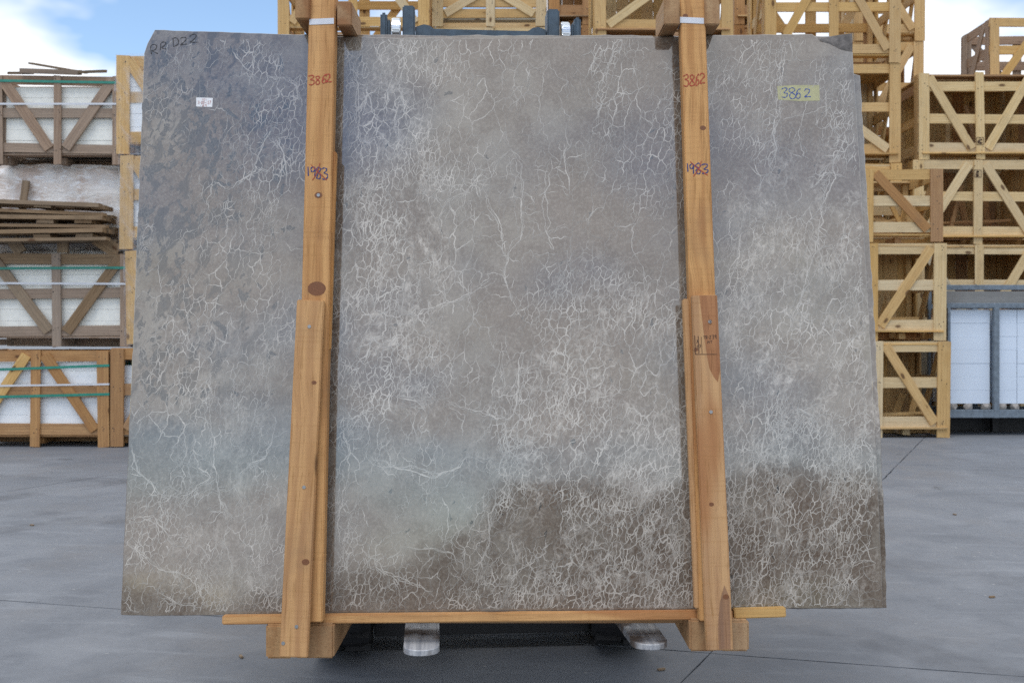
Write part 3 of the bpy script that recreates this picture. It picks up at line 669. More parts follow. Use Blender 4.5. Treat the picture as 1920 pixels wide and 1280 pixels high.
def marble(name, seed=0.0):
    s = NT(name); s.dim = '2D'
    Pc = s.vscale(s.coord(), 1.15); P2 = s.vadd(Pc, (seed, seed * 0.7, 0))
    sp_ = s.n('ShaderNodeSeparateXYZ', {0: Pc}); a = sp_.outputs[0]; b = sp_.outputs[1]
    Wp = s.warp(P2, 2.0, 0.16, 2)
    Wj = s.warp(Wp, 22.0, 0.030, 5)
    g1 = s.noise(Wp, 1.6, 4, 0.6); g2 = s.noise(Wj, 7, 6, 0.68); g3 = s.noise(P2, 90, 3, 0.65)
    col = s.mix(s.ss(g1, 0.35, 0.65), (0.150, 0.111, 0.083, 1), (0.215, 0.186, 0.151, 1))
    col = s.mix(s.ss(g2, 0.40, 0.64, 0.0, 0.7), col, (0.112, 0.080, 0.058, 1))
    col = s.mix(s.ss(g3, 0.40, 0.75, 0.0, 0.35), col, (0.34, 0.305, 0.255, 1))
    ol = s.noise(s.vadd(P2, (5, 3, 0)), 1.1, 3)
    col = s.mix(s.ss(ol, 0.55, 0.72, 0.0, 0.3), col, (0.23, 0.20, 0.13, 1))
    # belts where the stone is milky with crushed crystal
    aw = s.math('ADD', a, s.math('MULTIPLY', s.math('SUBTRACT', g1, 0.5), 0.5))
    def belt(a0, b0, ra, rb, wt):
        x = s.math('DIVIDE', s.math('SUBTRACT', aw, a0), ra); y = s.math('DIVIDE', s.math('SUBTRACT', b, b0), rb)
        return s.math('MULTIPLY', s.ss(s.math('ADD', s.math('MULTIPLY', x, x), s.math('MULTIPLY', y, y)), 0.25, 1.5, 1.0, 0.0), wt)
    dens = s.math('ADD', s.math('ADD', belt(-0.43, 1.35, 0.24, 0.85, 0.9), belt(0.32, 0.5, 0.42, 0.75, 0.85)), s.math('ADD', belt(1.07, 0.76, 0.36, 1.0, 0.85), belt(-1.0, 0.47, 0.4, 0.6, 0.4)))
    dens = s.math('ADD', s.math('MINIMUM', dens, 1.0), 0.15)
    fr_ = s.noise(s.mapping(Wj, (1.0, 0.7, 1.0), rot=(0, 0, 0.22)), 30, 7, 0.80)
    fr2 = s.noise(s.mapping(Wj, (1.0, 0.7, 1.0), rot=(0, 0, 0.22)), 9, 5, 0.7)
    hz = s.math('MULTIPLY', s.math('MULTIPLY', s.ss(fr_, 0.46, 0.68), s.ss(fr2, 0.38, 0.62, 0.2, 1.0)), s.math('MULTIPLY', dens, 0.62))
    d = s.vor(s.mapping(Wj, (1.0, 0.7, 1.0), rot=(0, 0, 0.22)), 46.0, 'DISTANCE_TO_EDGE')
    n3 = s.math('MULTIPLY', s.math('MULTIPLY', s.ss(d, 0.0, 0.2, 1.0, 0.0), s.ss(fr2, 0.42, 0.62)), s.math('MULTIPLY', dens, 0.28))
    col = s.mix(s.math('MINIMUM', s.math('ADD', hz, n3), 0.8), col, (0.57, 0.52, 0.45, 1))
    fm = s.math('MULTIPLY', s.ss(aw, -0.72, -1.15), s.ss(b, 0.45, 0.9))
    fl_ = s.noise(s.mapping(s.warp(P2, 9, 0.05, 3), (1.5, 0.75, 1), rot=(0, 0, 0.4)), 11.0, 5, 0.62)
    col = s.mix(s.math('MULTIPLY', s.ss(fl_, 0.50, 0.59), s.math('MULTIPLY', fm, 0.72)), col, (0.055, 0.050, 0.046, 1))
    rg = s.ss(s.noise(P2, 2.5, 4, 0.6), 0.3, 0.7, 0.055, 0.09)
    return s.done(col, rg, IOR=1.72, Specular_IOR_Level=0.85, Normal=s.bump(s.noise(P2, 1.3, 1), 0.12, 0.02))
s = NT('vein_calcite'); at_ = s.n('ShaderNodeAttribute', attribute_name='tone'); v = s.coord(); s.dim = '2D'
M['vein'] = s.done(s.mix(s.ss(s.noise(v, 160, 4, 0.7), 0.3, 0.7, 0.0, 0.35), at_.outputs['Color'], (0.30, 0.27, 0.235, 1)), 0.10, IOR=1.72, Specular_IOR_Level=0.85)
M['marble'] = marble('marble_polished')
M['marble2'] = marble('marble_back', 11.0)
M['rough_stone'] = plain('stone_fracture', (0.20, 0.19, 0.18), 0.8, noise=0.35, scale=30, bump=0.6)

def slab(outline, c0, c1, mat, label, jag=0.0):
    pts = []
    n = len(outline)
    for i in range(n):
        A = outline[i]; B = outline[(i + 1) % n]; L = (B - A).length; m = max(1, int(L / 0.03))
        dr = (B - A) / L; nr = Vector((-dr.y, dr.x))
        for k in range(m):
            p = A + (B - A) * (k / m)
            if k: p = p + nr * rnd.gauss(0, jag)
            pts.append(p)
    m = len(pts); ch = 0.0022
    cen = Vector((0, 0.9))
    def inset(p): return p + (cen - p).normalized() * ch
    vs = [(*inset(p), c1) for p in pts] + [(*p, c1 - ch) for p in pts] + [(*p, c0) for p in pts]
    fs = [tuple(range(m)), tuple(2 * m + i for i in reversed(range(m)))]
    for q in (0, 1):
        fs += [(q * m + i, (q + 1) * m + i, (q + 1) * m + (i + 1) % m, q * m + (i + 1) % m) for i in range(m)]
    me = mesh('marble_slab', vs, fs, M[mat])
    bm = bmesh.new(); bm.from_mesh(me); bmesh.ops.recalc_face_normals(bm, faces=bm.faces); bm.to_mesh(me); bm.free()
    o = link('marble_slab', me); o.matrix_world = FRAME
    return tag(o, label, 'slab', 'marble slabs in the bundle')
front_px = [(290, 56), (450, 61), (580, 66), (735, 71), (990, 71), (1240, 70), (1330, 66), (1523, 64), (1531, 70), (1537, 77), (1556, 82), (1578, 93), (1599, 98),
            (1601, 137), (1612, 300), (1632, 640), (1646, 900), (1656, 1139), (1300, 1142), (950, 1146), (560, 1151), (300, 1154), (226, 1152), (233, 1000), (250, 620), (264, 260), (270, 100), (276, 82)]
fs_ = slab([sp(*p) for p in front_px], -0.02, 0.0, 'marble', 'front polished grey brown marble slab with white veins, marked and labelled', 0.0007)
ref = [(300, 64), (1560, 68), (1597, 63), (1600, 138), (1613, 142), (1624, 330), (1642, 640), (1660, 1000), (1663, 1139), (240, 1151), (262, 400), (274, 100)]
labs = ['second slab of the bundle, showing at the chipped right corner and edge', 'third slab of the bundle, just behind the second', 'fourth slab of the bundle, hidden in the middle', 'fifth slab of the bundle, third from the back', 'sixth slab of the bundle, second from the back', 'rearmost slab of the bundle, facing the forklift']
for k in range(6):
    c1 = -0.0215 * (k + 1)
    g = [(x + (0 if k == 0 else rnd.uniform(-5, 1) if x > 960 else rnd.uniform(4, 9)), y + (0 if k == 0 else rnd.uniform(4, 9) if y < 500 else 0)) for x, y in ref]
    slab([sp(x, y, c1) for x, y in g], c1 - 0.02, c1, 'marble2', labs[k], 0.0012)

# ---- calcite veins and dark flecks of the front slab: crisp inlays with their own outlines
from mathutils.geometry import delaunay_2d_cdt
vr = random.Random(21)
DEN = [[.3, .35, .45, .5, .75, .55, .35, .4, .55, .5, .5, .5, .4], [.15, .2, .45, .45, .75, .6, .25, .25, .5, .55, .5, .5, .5],
       [.1, .2, .35, .45, .7, .6, .2, .2, .3, .4, .3, .4, .5], [.2, .3, .4, .5, .8, .55, .2, .3, .45, .5, .45, .55, .5],
       [.25, .45, .35, .5, .85, .4, .2, .55, .7, .6, .6, .75, .7], [.3, .5, .4, .5, .75, .35, .45, .75, .65, .6, .5, .6, .6],
       [.4, .5, .35, .5, .55, .25, .5, .8, .75, .7, .65, .7, .75], [.45, .45, .4, .5, .45, .35, .8, .85, .85, .85, .8, .8, .85],
       [.55, .5, .5, .55, .45, .45, .85, .85, .85, .85, .8, .8, .85]]
def den(x, y):
    u = min(11.999, max(0, (x - 240) / 118.3)); w_ = min(7.999, max(0, (y - 60) / 136.25)); i, j = int(u), int(w_); fu, fv = u - i, w_ - j
    return (DEN[j][i] * (1 - fu) + DEN[j][i + 1] * fu) * (1 - fv) + (DEN[j + 1][i] * (1 - fu) + DEN[j + 1][i + 1] * fu) * fv
from mathutils import noise as mno
def patchy(x, y, f, o): return mno.noise(Vector((x * f + o, y * f * 0.7, o * 1.7)))
def inside(x, y):
    l = 226 + (1152 - y) * 0.0445 + 3; r = 1600 + (y - 137) * 0.0562 - 3
    if y < 137: r = 1596
    if y < 100: l = max(l, 278 + (100 - y) * 0.35)
    tp_ = 74 if x < 1515 else 103
    bt = 1150 - (x - 226) * 0.0085
    return l < x < r and tp_ < y < bt - 2
def frac(a, b, rough, step=5.0):
    pts = [Vector(a), Vector(b)]
    L = (pts[1] - pts[0]).length; n = max(0, int(math.log2(max(1, L / step))) + 1); amp = L * rough
    for _ in range(n):
        q = [pts[0]]
        for i in range(len(pts) - 1):
            m_ = (pts[i] + pts[i + 1]) / 2; d_ = pts[i + 1] - pts[i]; nn = Vector((-d_.y, d_.x)).normalized() if d_.length > 1e-6 else Vector((0, 0))
            q += [m_ + nn * vr.gauss(0, amp), pts[i + 1]]
        pts = q; amp *= 0.52
    return pts
VV, VF, VC = [], [], []
def vein(pts, w0, tone, taper=True, field=None):
    """pts in photo pixels, w0 full width in pixels; splits where it leaves the slab. field(x, y) -> 0..1 fades width and tone"""
    run = []
    for p in pts + [None]:
        if p is not None and inside(p.x, p.y): run.append(p); continue
        if len(run) > 1:
            b = len(VV); n = len(run); lift = 0.00016 + vr.random() * 0.0004
            for i, q in enumerate(run):
                d_ = run[min(i + 1, n - 1)] - run[max(i - 1, 0)]; nn = Vector((-d_.y, d_.x)).normalized() if d_.length > 1e-6 else Vector((1, 0))
                fd = field(q.x, q.y) if field else 1.0
                hf = 0.5 + 0.5 * mno.noise(Vector((q.x * 0.05, q.y * 0.05, 3.0 + w0))); h2 = 0.5 + 0.5 * mno.noise(Vector((q.x * 0.22, q.y * 0.22, 9.0)))
                k_ = w0 * 0.5 * (0.25 + 1.5 * hf * hf + 0.7 * h2) * (0.45 + 0.65 * fd) * vr.uniform(0.75, 1.25)
                if taper: k_ *= min(1.0, 0.25 + 3.0 * min(i, n - 1 - i) / n)
                k_ = max(k_, 0.25); tt0 = 0.40 + (tone - 0.40) * min(1.0, fd * (0.45 + 0.8 * hf))
                for s_ in (1, -1):
                    VV.append((*sp(q.x + nn.x * k_ * s_, q.y + nn.y * k_ * s_), lift + i * 3e-7)); tt = tt0 * vr.uniform(0.92, 1.08); VC.append((0.57 * tt, 0.52 * tt, 0.45 * tt, 1))
            VF.extend((b + 2 * i, b + 2 * i + 1, b + 2 * i + 3, b + 2 * i + 2) for i in range(n - 1))
        run = []
def lace(cell, expr, wid, tone, off, rough=0.11):
    cols_ = int(1480 / cell); pts = []
    sy = 0.54
    for i in range(cols_ + 2):
        for j in range(int(1160 * sy / cell) + 2):
            pts.append(Vector((200 + (i + vr.uniform(0, 1)) * cell, (40 * sy) + (j + vr.uniform(0, 1)) * cell)))
    vs, es, fs, *_ = delaunay_2d_cdt(pts, [], [], 0, 1e-6)
    cc = []; em = {}
    for fi, f in enumerate(fs):
        A, B, C = (vs[q] for q in f); d_ = 2 * (A.x * (B.y - C.y) + B.x * (C.y - A.y) + C.x * (A.y - B.y))
        if abs(d_) < 1e-6: cc.append(None)
        else:
            a2, b2, c2 = A.length_squared, B.length_squared, C.length_squared
            cc.append(Vector(((a2 * (B.y - C.y) + b2 * (C.y - A.y) + c2 * (A.y - B.y)) / d_, (a2 * (C.x - B.x) + b2 * (A.x - C.x) + c2 * (B.x - A.x)) / d_)))
        for q in range(3): em.setdefault(tuple(sorted((f[q], f[(q + 1) % 3]))), []).append(fi)
    def un(p): y = p.y / sy; return Vector((p.x - (y - 600) * 0.19, y))     # taller than wide, leaning right
    def field(x, y):
        e_ = expr(den(x, y) + 0.06, patchy(x, y, 0.011, off) + 0.55 * patchy(x, y, 0.035, off + 5) + 0.3 * patchy(x, y, 0.1, off + 9))
        return max(0.0, min(1.0, (e_ - 0.34) * 2.6)) * min(1.0, 0.55 + 0.6 * den(x, y))
    for e_, fl2 in em.items():
        if len(fl2) != 2 or cc[fl2[0]] is None or cc[fl2[1]] is None: continue
        a_, b_ = un(cc[fl2[0]]), un(cc[fl2[1]]); L = (a_ - b_).length
        if L < 0.8 or L > cell * 4: continue
        m_ = (a_ + b_) / 2
        if not (200 < m_.x < 1690 and 40 < m_.y < 1170): continue
        fd = field(m_.x, m_.y)
        if fd <= 0.02 or vr.random() < 0.10: continue
        vein(frac(a_, b_, rough, 4.0), wid, tone, False, field)
lace(44, lambda D_, n: 0.14 + 0.40 * D_ + 0.75 * n, 1.4, 0.80, 1.0)
lace(25, lambda D_, n: 0.0 + 0.72 * D_ + 0.80 * n, 1.45, 0.92, 7.0)
lace(15.5, lambda D_, n: -0.03 + 0.80 * D_ + 0.85 * n, 1.35, 0.98, 13.0)
lace(10, lambda D_, n: -0.10 + 0.84 * D_ + 0.95 * n, 1.15, 0.95, 29.0)
TR = [[(955, 281), (930, 302), (886, 345), (873, 362), (835, 378), (822, 408)], [(957, 281), (979, 309), (979, 336), (979, 438), (953, 475), (947, 505), (957, 556), (979, 594)],
      [(776, 589), (848, 566), (890, 547), (932, 522)], [(915, 383), (941, 437), (949, 480)], [(1059, 269), (1067, 336), (1069, 362)], [(1033, 298), (1021, 362), (1025, 437), (1038, 467)],
      [(981, 654), (972, 704), (968, 759), (955, 784), (909, 776), (875, 765), (841, 755)], [(698, 869), (749, 879), (816, 896), (850, 881), (875, 856), (909, 869)], [(744, 744), (778, 751), (799, 772)],
      [(960, 915), (926, 949), (917, 1012), (901, 1054), (896, 1101)], [(677, 1025), (719, 1071), (770, 1092), (808, 1113)], [(749, 1025), (812, 1027), (850, 1037), (858, 1059)], [(829, 932), (831, 1025)], [(939, 658), (926, 759)],
      [(396, 700), (400, 747), (396, 808), (400, 872), (410, 916), (421, 955), (443, 973)], [(360, 837), (371, 876), (396, 894), (364, 919), (303, 930)], [(238, 973), (288, 966), (310, 995), (328, 1020)],
      [(234, 1016), (274, 1045), (299, 1067), (342, 1077), (371, 1095), (382, 1131)], [(285, 1110), (328, 1128), (371, 1139)], [(450, 887), (497, 858), (515, 808)], [(245, 833), (260, 887), (288, 912), (299, 930)],
      [(1590, 215), (1562, 320), (1535, 430), (1485, 600), (1465, 695)], [(1385, 445), (1350, 575)], [(1395, 555), (1380, 660)], [(1555, 305), (1535, 340), (1515, 355)], [(1414, 699), (1400, 792)],
      [(1459, 729), (1436, 811), (1421, 867), (1395, 927), (1372, 999)], [(1567, 849), (1571, 890), (1545, 980), (1552, 1017)], [(1492, 762), (1530, 792)],
      [(514, 146), (532, 146), (557, 162), (564, 187)], [(511, 240), (492, 277), (479, 321), (439, 349), (426, 356)], [(520, 256), (536, 306), (539, 349)], [(436, 96), (464, 131), (479, 143)],
      [(655, 110), (672, 160), (668, 230), (690, 300)], [(760, 90), (748, 170), (764, 240)], [(1470, 80), (1466, 170), (1452, 260), (1440, 330)], [(640, 760), (652, 860), (636, 960), (640, 1060)]]
for tr in TR:
    for rep_ in range(2):
        pts = []
        o_ = Vector((vr.gauss(0, 1.6), vr.gauss(0, 1.4))) * rep_
        for i in range(len(tr) - 1):
            f_ = frac(Vector(tr[i]) + o_, Vector(tr[i + 1]) + o_, 0.075, 5); pts += f_ if i == 0 else f_[1:]
        vein(pts, (1.7, 1.2)[rep_] * vr.uniform(0.7, 1.2), (0.86, 0.72)[rep_])
    for q in range(len(pts) // 4):                       # side twigs
        p_ = pts[vr.randrange(len(pts))]; an = vr.uniform(0, 6.28); L = vr.uniform(10, 45)
        vein(frac(p_, p_ + Vector((math.cos(an) * L, math.sin(an) * L)), 0.14), vr.uniform(0.7, 1.5), vr.uniform(0.6, 0.9))
me = mesh('veins', VV, VF, M['vein']); ca = me.color_attributes.new('tone', 'FLOAT_COLOR', 'POINT')
ca.data.foreach_set('color', [c_ for q in VC for c_ in q])
tag(link('veins', me, fs_), kind='stuff')
VV2, VF2 = [], []; FC = []
for q in range(1100):
    x = 262 + abs(vr.gauss(0, 1)) * 125; y = vr.uniform(95, 760)
    if x > 545 or not inside(x, y) or vr.random() > (0.95 if y < 420 else 0.45) or patchy(x, y, 0.02, 3.3) < -0.1: continue
    if q > 900: x, y = vr.uniform(600, 1620), vr.uniform(90, 1100)
    L = vr.uniform(2.5, 6) if vr.random() < 0.6 else vr.uniform(6, 15) * (1 if q <= 900 else 0.5); W_ = L * vr.uniform(0.22, 0.5); an = vr.gauss(1.2, 0.6); n = 14; b = len(VV2)
    tn = vr.uniform(0.8, 1.35); lf = 0.00008 + vr.random() * 0.00006
    for i in range(n):
        th = 2 * math.pi * i / n; r_ = 1 + vr.gauss(0, 0.36); u_, w_ = math.cos(th) * L * r_, math.sin(th) * W_ * r_
        X, Y = x + u_ * math.cos(an) + w_ * math.sin(an), y - (u_ * math.sin(an) - w_ * math.cos(an))
        VV2.append((*sp(X, Y), lf)); FC.append((0.036 * tn, 0.034 * tn, 0.032 * tn, 1))
    VF2.append(tuple(b + i for i in range(n)))
me = mesh('flecks', VV2, VF2, M['vein']); ca = me.color_attributes.new('tone', 'FLOAT_COLOR', 'POINT'); ca.data.foreach_set('color', [c_ for q in FC for c_ in q])
tag(link('flecks', me, fs_), kind='stuff')

# broken top corner of the front slab: the raw fracture slopes back to the second slab
M['fracture'] = plain('stone_fracture_dark', (0.095, 0.085, 0.078), 0.75, noise=0.45, scale=45, bump=0.6)
fa = [(1533, 74), (1545, 80), (1556, 82.5), (1567, 88), (1578, 93.5), (1590, 96), (1598.5, 98.5)]; fbk = [(1541, 73), (1550, 71), (1560, 68), (1570, 66.5), (1580, 65), (1590, 64), (1597.5, 63)]
fv = [(*sp(x, y, -0.001), -0.001) for x, y in fa] + [(*sp((a_[0] + b_[0]) / 2 + rnd.uniform(-1, 1), (a_[1] + b_[1]) / 2 + rnd.uniform(-2, 2), -0.008), -0.008 + rnd.uniform(-0.003, 0.003)) for a_, b_ in zip(fa, fbk)] + [(*sp(x, y, -0.0195), -0.0195) for x, y in fbk]
ff = [(r_ * 7 + i, r_ * 7 + i + 1, r_ * 7 + 8 + i, r_ * 7 + 7 + i) for r_ in (0, 1) for i in range(6)]
link('fracture', mesh('fracture', fv, ff, M['fracture']), fs_)['label'] = 'dark broken corner'

# handwriting: smoothed strokes laid as thin ink ribbons
def smooth(pts, n=6):
    if len(pts) < 3: return pts
    P = [pts[0]] + pts + [pts[-1]]; out = []
    for i in range(1, len(P) - 2):
        p0, p1, p2, p3 = P[i - 1], P[i], P[i + 1], P[i + 2]
        for k in range(n):
            t = k / n
            out.append(tuple(0.5 * ((2 * p1[j]) + (-p0[j] + p2[j]) * t + (2 * p0[j] - 5 * p1[j] + 4 * p2[j] - p3[j]) * t * t + (-p0[j] + 3 * p1[j] - 3 * p2[j] + p3[j]) * t ** 3) for j in (0, 1)))
    out.append(pts[-1]); return out
GL = {'3': [[(0.02, .92), (.45, 1.0), (.85, .95), (.72, .72), (.38, .56), (.80, .46), (.9, .2), (.6, .02), (.05, .04)]],
      '8': [[(.82, .88), (.5, 1.0), (.16, .86), (.28, .66), (.6, .5), (.86, .24), (.6, .0), (.22, .06), (.2, .3), (.55, .55), (.84, .78), (.82, .9)]],
      '6': [[(.85, 1.0), (.5, .82), (.2, .45), (.15, .14), (.45, .0), (.82, .14), (.8, .42), (.5, .5), (.2, .3)]],
      '2': [[(.08, .74), (.3, .98), (.68, .95), (.72, .68), (.42, .3), (.1, .03), (.5, .06), (.95, .06)]],
      '1': [[(.45, 1.0), (.5, .0)]],
      '9': [[(.8, .8), (.55, .98), (.18, .85), (.22, .58), (.6, .52), (.8, .82), (.8, .4), (.78, -.05)]],
      'R': [[(.2, .0), (.12, .55), (.2, .9), (.6, 1.0), (.9, .82), (.6, .5), (.25, .38)], [(.25, .4), (.55, .22), (.95, .12)]],
      'D': [[(.2, .0), (.12, .9)], [(.0, .85), (.4, 1.0), (.9, .8), (.85, .3), (.2, .0)]],
      'T': [[(.0, 1.0), (1.0, 1.0)], [(.5, 1.0), (.5, .0)]], 'H': [[(.1, 1), (.1, 0)], [(.9, 1), (.9, 0)], [(.1, .5), (.9, .5)]],
      'r': [[(.15, 0), (.15, 1), (.7, 1), (.8, .75), (.6, .55), (.15, .5)], [(.5, .5), (.9, 0)]], '-': [[(.2, .5), (.8, .5)]], '0': [[(.5, 1), (.15, .7), (.2, .2), (.5, 0), (.85, .3), (.8, .8), (.5, 1)]],
      '5': [[(.85, 1), (.25, 1), (.2, .6), (.6, .62), (.85, .3), (.5, 0), (.1, .08)]], '7': [[(.05, 1), (.9, 1), (.4, 0)]], ' ': []}
def ribbon(strokes, hw, c, name, mat, parent):
    mb = MB()
    for si, st in enumerate(strokes):
        st = [Vector(p) for p in st]; b = len(mb.v)
        for i, p in enumerate(st):
            d = (st[min(i + 1, len(st) - 1)] - st[max(i - 1, 0)]); d = d.normalized() if d.length > 1e-9 else Vector((1, 0)); n = Vector((-d.y, d.x))
            k = hw * (0.82 + 0.3 * math.sin(i * 0.9 + b))
            cz = c + si * 1.3e-5 + i * 4e-6; mb.v += [(*(p + n * k), cz), (*(p - n * k), cz)]
        mb.f += [(b + 2 * i, b + 2 * i + 1, b + 2 * i + 3, b + 2 * i + 2) for i in range(len(st) - 1)]
    me = mesh(name, mb.v, mb.f, M[mat]); return link(name, me, parent)
def write_px(text, boxes, cplane, lift, hw, name, mat, parent, extra=()):
    """boxes: one pixel box (x0,y0,x1,y1) for each glyph, mapped on the slab-parallel plane"""
    st = []
    for ch, (x0, y0, x1, y1) in zip(text, boxes):
        for g in GL[ch]:
            g = [(q[0] + rnd.gauss(0, 0.04), q[1] + rnd.gauss(0, 0.03)) for q in g]
            g2 = smooth(g) if len(g) > 2 else g
            st.append([sp(x0 + (x1 - x0) * q[0], y1 - (y1 - y0) * q[1], cplane) for q in g2])
    for g in extra: st.append([sp(q[0], q[1], cplane) for q in g])
    return ribbon(st, hw * 0.87, cplane + lift, name, mat, parent)
def row(x0, y0, x1, y1, n, gap=0.12, slope=0.0):
    w_ = (x1 - x0) / n
    return [(x0 + w_ * i + w_ * gap / 2, y0 + slope * i, x0 + w_ * (i + 1) - w_ * gap / 2, y1 + slope * i) for i in range(n)]
write_px('RRD22', [(281, 84, 296, 102), (299, 79, 313, 95), (323, 72, 336, 88), (337, 70, 352, 85), (354, 65, 372, 80)], 0, 0.0006, 0.0017, 'handwriting', 'ink_black', fs_)
def patch(corners, c, lift, name, mat, parent):
    pts = [sp(*q, c) for q in corners]; m = len(pts)
    vs = [(*p, c + lift) for p in pts] + [(*p, c + 0.00005) for p in pts]
    return link(name, mesh(name, vs, [tuple(reversed(range(m)))] + [(i, (i + 1) % m, m + (i + 1) % m, m + i) for i in range(m)], M[mat]), parent)
tp = patch([(1457, 162), (1490, 160), (1536, 160), (1537, 189), (1500, 190), (1459, 187)], 0, 0.0005, 'yellow_tape', 'tape', fs_); tp['label'] = 'strip of yellow tape with blue pen number'
write_px('3862', [(1465, 166, 1478, 183), (1477, 165, 1493, 185), (1490, 166, 1503, 185), (1506, 167, 1522, 183)], 0, 0.0009, 0.0016, 'handwriting', 'ink_bluetape', tp)
stk = patch([(368, 183), (399, 184), (398, 201), (368, 200)], 0, 0.0004, 'sticker', 'sticker', fs_); stk['label'] = 'small white sticker with red pen writing'
write_px('101', row(378, 185, 388, 189, 3), 0, 0.0007, 0.0006, 'handwriting', 'ink_red', stk)
write_px('3-83-157', row(371, 190, 396, 195, 8), 0, 0.0007, 0.0007, 'handwriting', 'ink_red', stk)
write_px('69', row(379, 196, 388, 200, 2), 0, 0.0007, 0.0006, 'handwriting', 'ink_red', stk)

# ------------------------------------------------------------------ timber frame that carries the slabs
fr = empty('timber_frame', (0, 0, 0), label='timber frame of posts and beams clamping the marble slabs', cat='frame'); fr.matrix_world = FRAME
INV = FRAME.inverted()
def fboard(name, pa, pb, wa, c0, c1, mat='post', bev=0.003):
    """a post between two pixel points (centre line of its front face) at plane c1, back at c0"""
    a = sp(*pa, c1); b = sp(*pb, c1); L = (b - a).length; T_ = c1 - c0
    mb = MB().box(-L / 2, L / 2, -wa / 2, wa / 2, -T_ / 2, T_ / 2); o = mb.build(name, M[mat], fr, bevel=bev, seg=2)
    x = Vector(((b - a).x, (b - a).y, 0)).normalized(); z = Vector((0, 0, 1)); y = z.cross(x)
    m = Matrix((x, y, z)).transposed().to_4x4(); m.translation = Vector(((a.x + b.x) / 2, (a.y + b.y) / 2, (c0 + c1) / 2)); o.matrix_local = m
    return o
def pw_px(x0, x1, y, c): return (sp(x1, y, c) - sp(x0, y, c)).length
CB, CM, CF = 0.043, 0.091, 0.115
lp = fboard('post', (606, -60), (577, 1166), pw_px(579, 629, 90, CM), CB, CM)
rp = fboard('post', (1296, -60), (1338, 1164), pw_px(1275, 1322, 90, CM), CB, CM)
l2 = fboard('front_post', (582, 562), (550, 1232), pw_px(557, 608, 600, CF), CM + 0.0006, CF); l2['label'] = 'lighter lower post board screwed on the left post'
r2 = fboard('front_post', (1321, 553), (1350, 1219), pw_px(1297, 1345, 560, CF), CM + 0.0006, CF); r2['label'] = 'lower post board with reddish grain and a burnt stamp'
fboard('side_batten', (624, 284), (612, 655), 0.023, CB + 0.010, CB + 0.035)
fboard('side_batten', (602, 660), (590, 1146), 0.019, CB + 0.005, CB + 0.03)
fboard('side_batten', (1288, 560), (1311, 1140), 0.026, CB + 0.005, CB + 0.03)
# bottom strip along the slab foot
kb = fboard('foot_strip', (416, 1162), (1374, 1152), 0.027, 0.010, 0.041); kb2 = fboard('foot_strip', (1377, 1150), (1474, 1147), 0.030, 0.012, 0.039, 'honey'); kb2['label'] = 'splintered end of the bottom strip'
def wbox(name, x0, x1, y0, y1, z0, z1, mat, bev=0.004):
    mb = MB().box(-(y1 - y0) / 2, (y1 - y0) / 2, -(x1 - x0) / 2, (x1 - x0) / 2, -(z1 - z0) / 2, (z1 - z0) / 2)
    o = mb.build(name, M[mat], fr, bevel=bev, seg=2)
    m = Matrix.Rotation(R(90), 4, 'Z'); m.translation = ((x0 + x1) / 2, (y0 + y1) / 2, (z0 + z1) / 2)
    o.matrix_local = INV @ m
    return o
def wx(p, D): return (p - 960) / F * D
def wz(p, D): return CAMZ - (p - HZ) / F * D
DT = 3.19
for (a, b, yt, yb, lab) in ((553, 581, -8, 36, None), (632, 660, 3, 49, None), (1245, 1275, -4, 47, None), (1322, 1350, -8, 47, None)):
    wbox('top_beam', wx(a, DT), wx(b, DT), DT, DT + 0.19, wz(yb, DT), wz(yt, DT), 'block')
DBm = 2.984
for (a, b, yt, yb) in ((497, 546, 1172, 1236), (553, 626, 1169, 1234), (1293, 1342, 1161, 1221), (1352, 1405, 1163, 1221)):
    wbox('bottom_beam', wx(a, DBm), wx(b, DBm), DBm + (0.006 if a < 500 else 0), DBm + 0.72, wz(yb, DBm), wz(yt, DBm), 'block', 0.006)
for D_ in (3.10, 3.29):
    mb = MB().box(-0.73, 0.70, D_, D_ + 0.09, 0.390, 0.424); o = mb.build('cross_beam', M['block'], fr, bevel=0.004); o.matrix_local = INV
# rear posts hold the bundle from behind
for xx in (-0.63, 0.59):
    p = MB().box(xx - 0.045, xx + 0.045, -0.02, 1.95, -0.235, -0.172).build('rear_post', M['block'], fr, bevel=0.003)
# white straps round the post heads
for (a, b, y0, y1, sl) in ((581, 625, 36, 47, -1), (1276, 1319, 32, 43, 1)):
    cc_ = CM + 0.0015; pts = [sp(a - 1, y0 - sl * 0, cc_), sp(b + 1, y0 + sl * 2, cc_), sp(b + 1, y1 + sl * 2, cc_), sp(a - 1, y1, cc_)]
    vs = [(*p, cc_) for p in pts] + [(*p, CB - 0.002) for p in pts]
    mb = MB(); mb.v = vs; mb.f = [(0, 1, 2, 3), (4, 7, 6, 5), (0, 4, 5, 1), (2, 6, 7, 3), (0, 3, 7, 4), (1, 5, 6, 2)]
    mb.build('tie_strap', M['white_strap'], fr)
# screws
for (x, y, c) in ((580, 612, CF), (570, 913, CF), (556, 1174, CF), (531, 1205, CF), (1331, 603, CF), (1333, 772, CF), (597, 366, CM)):
    q = sp(x, y, c); MB().tube((q.x, q.y, c - 0.002), (q.x, q.y, c + 0.0015), 0.0055, 10).build('screw', M['screw'], fr)
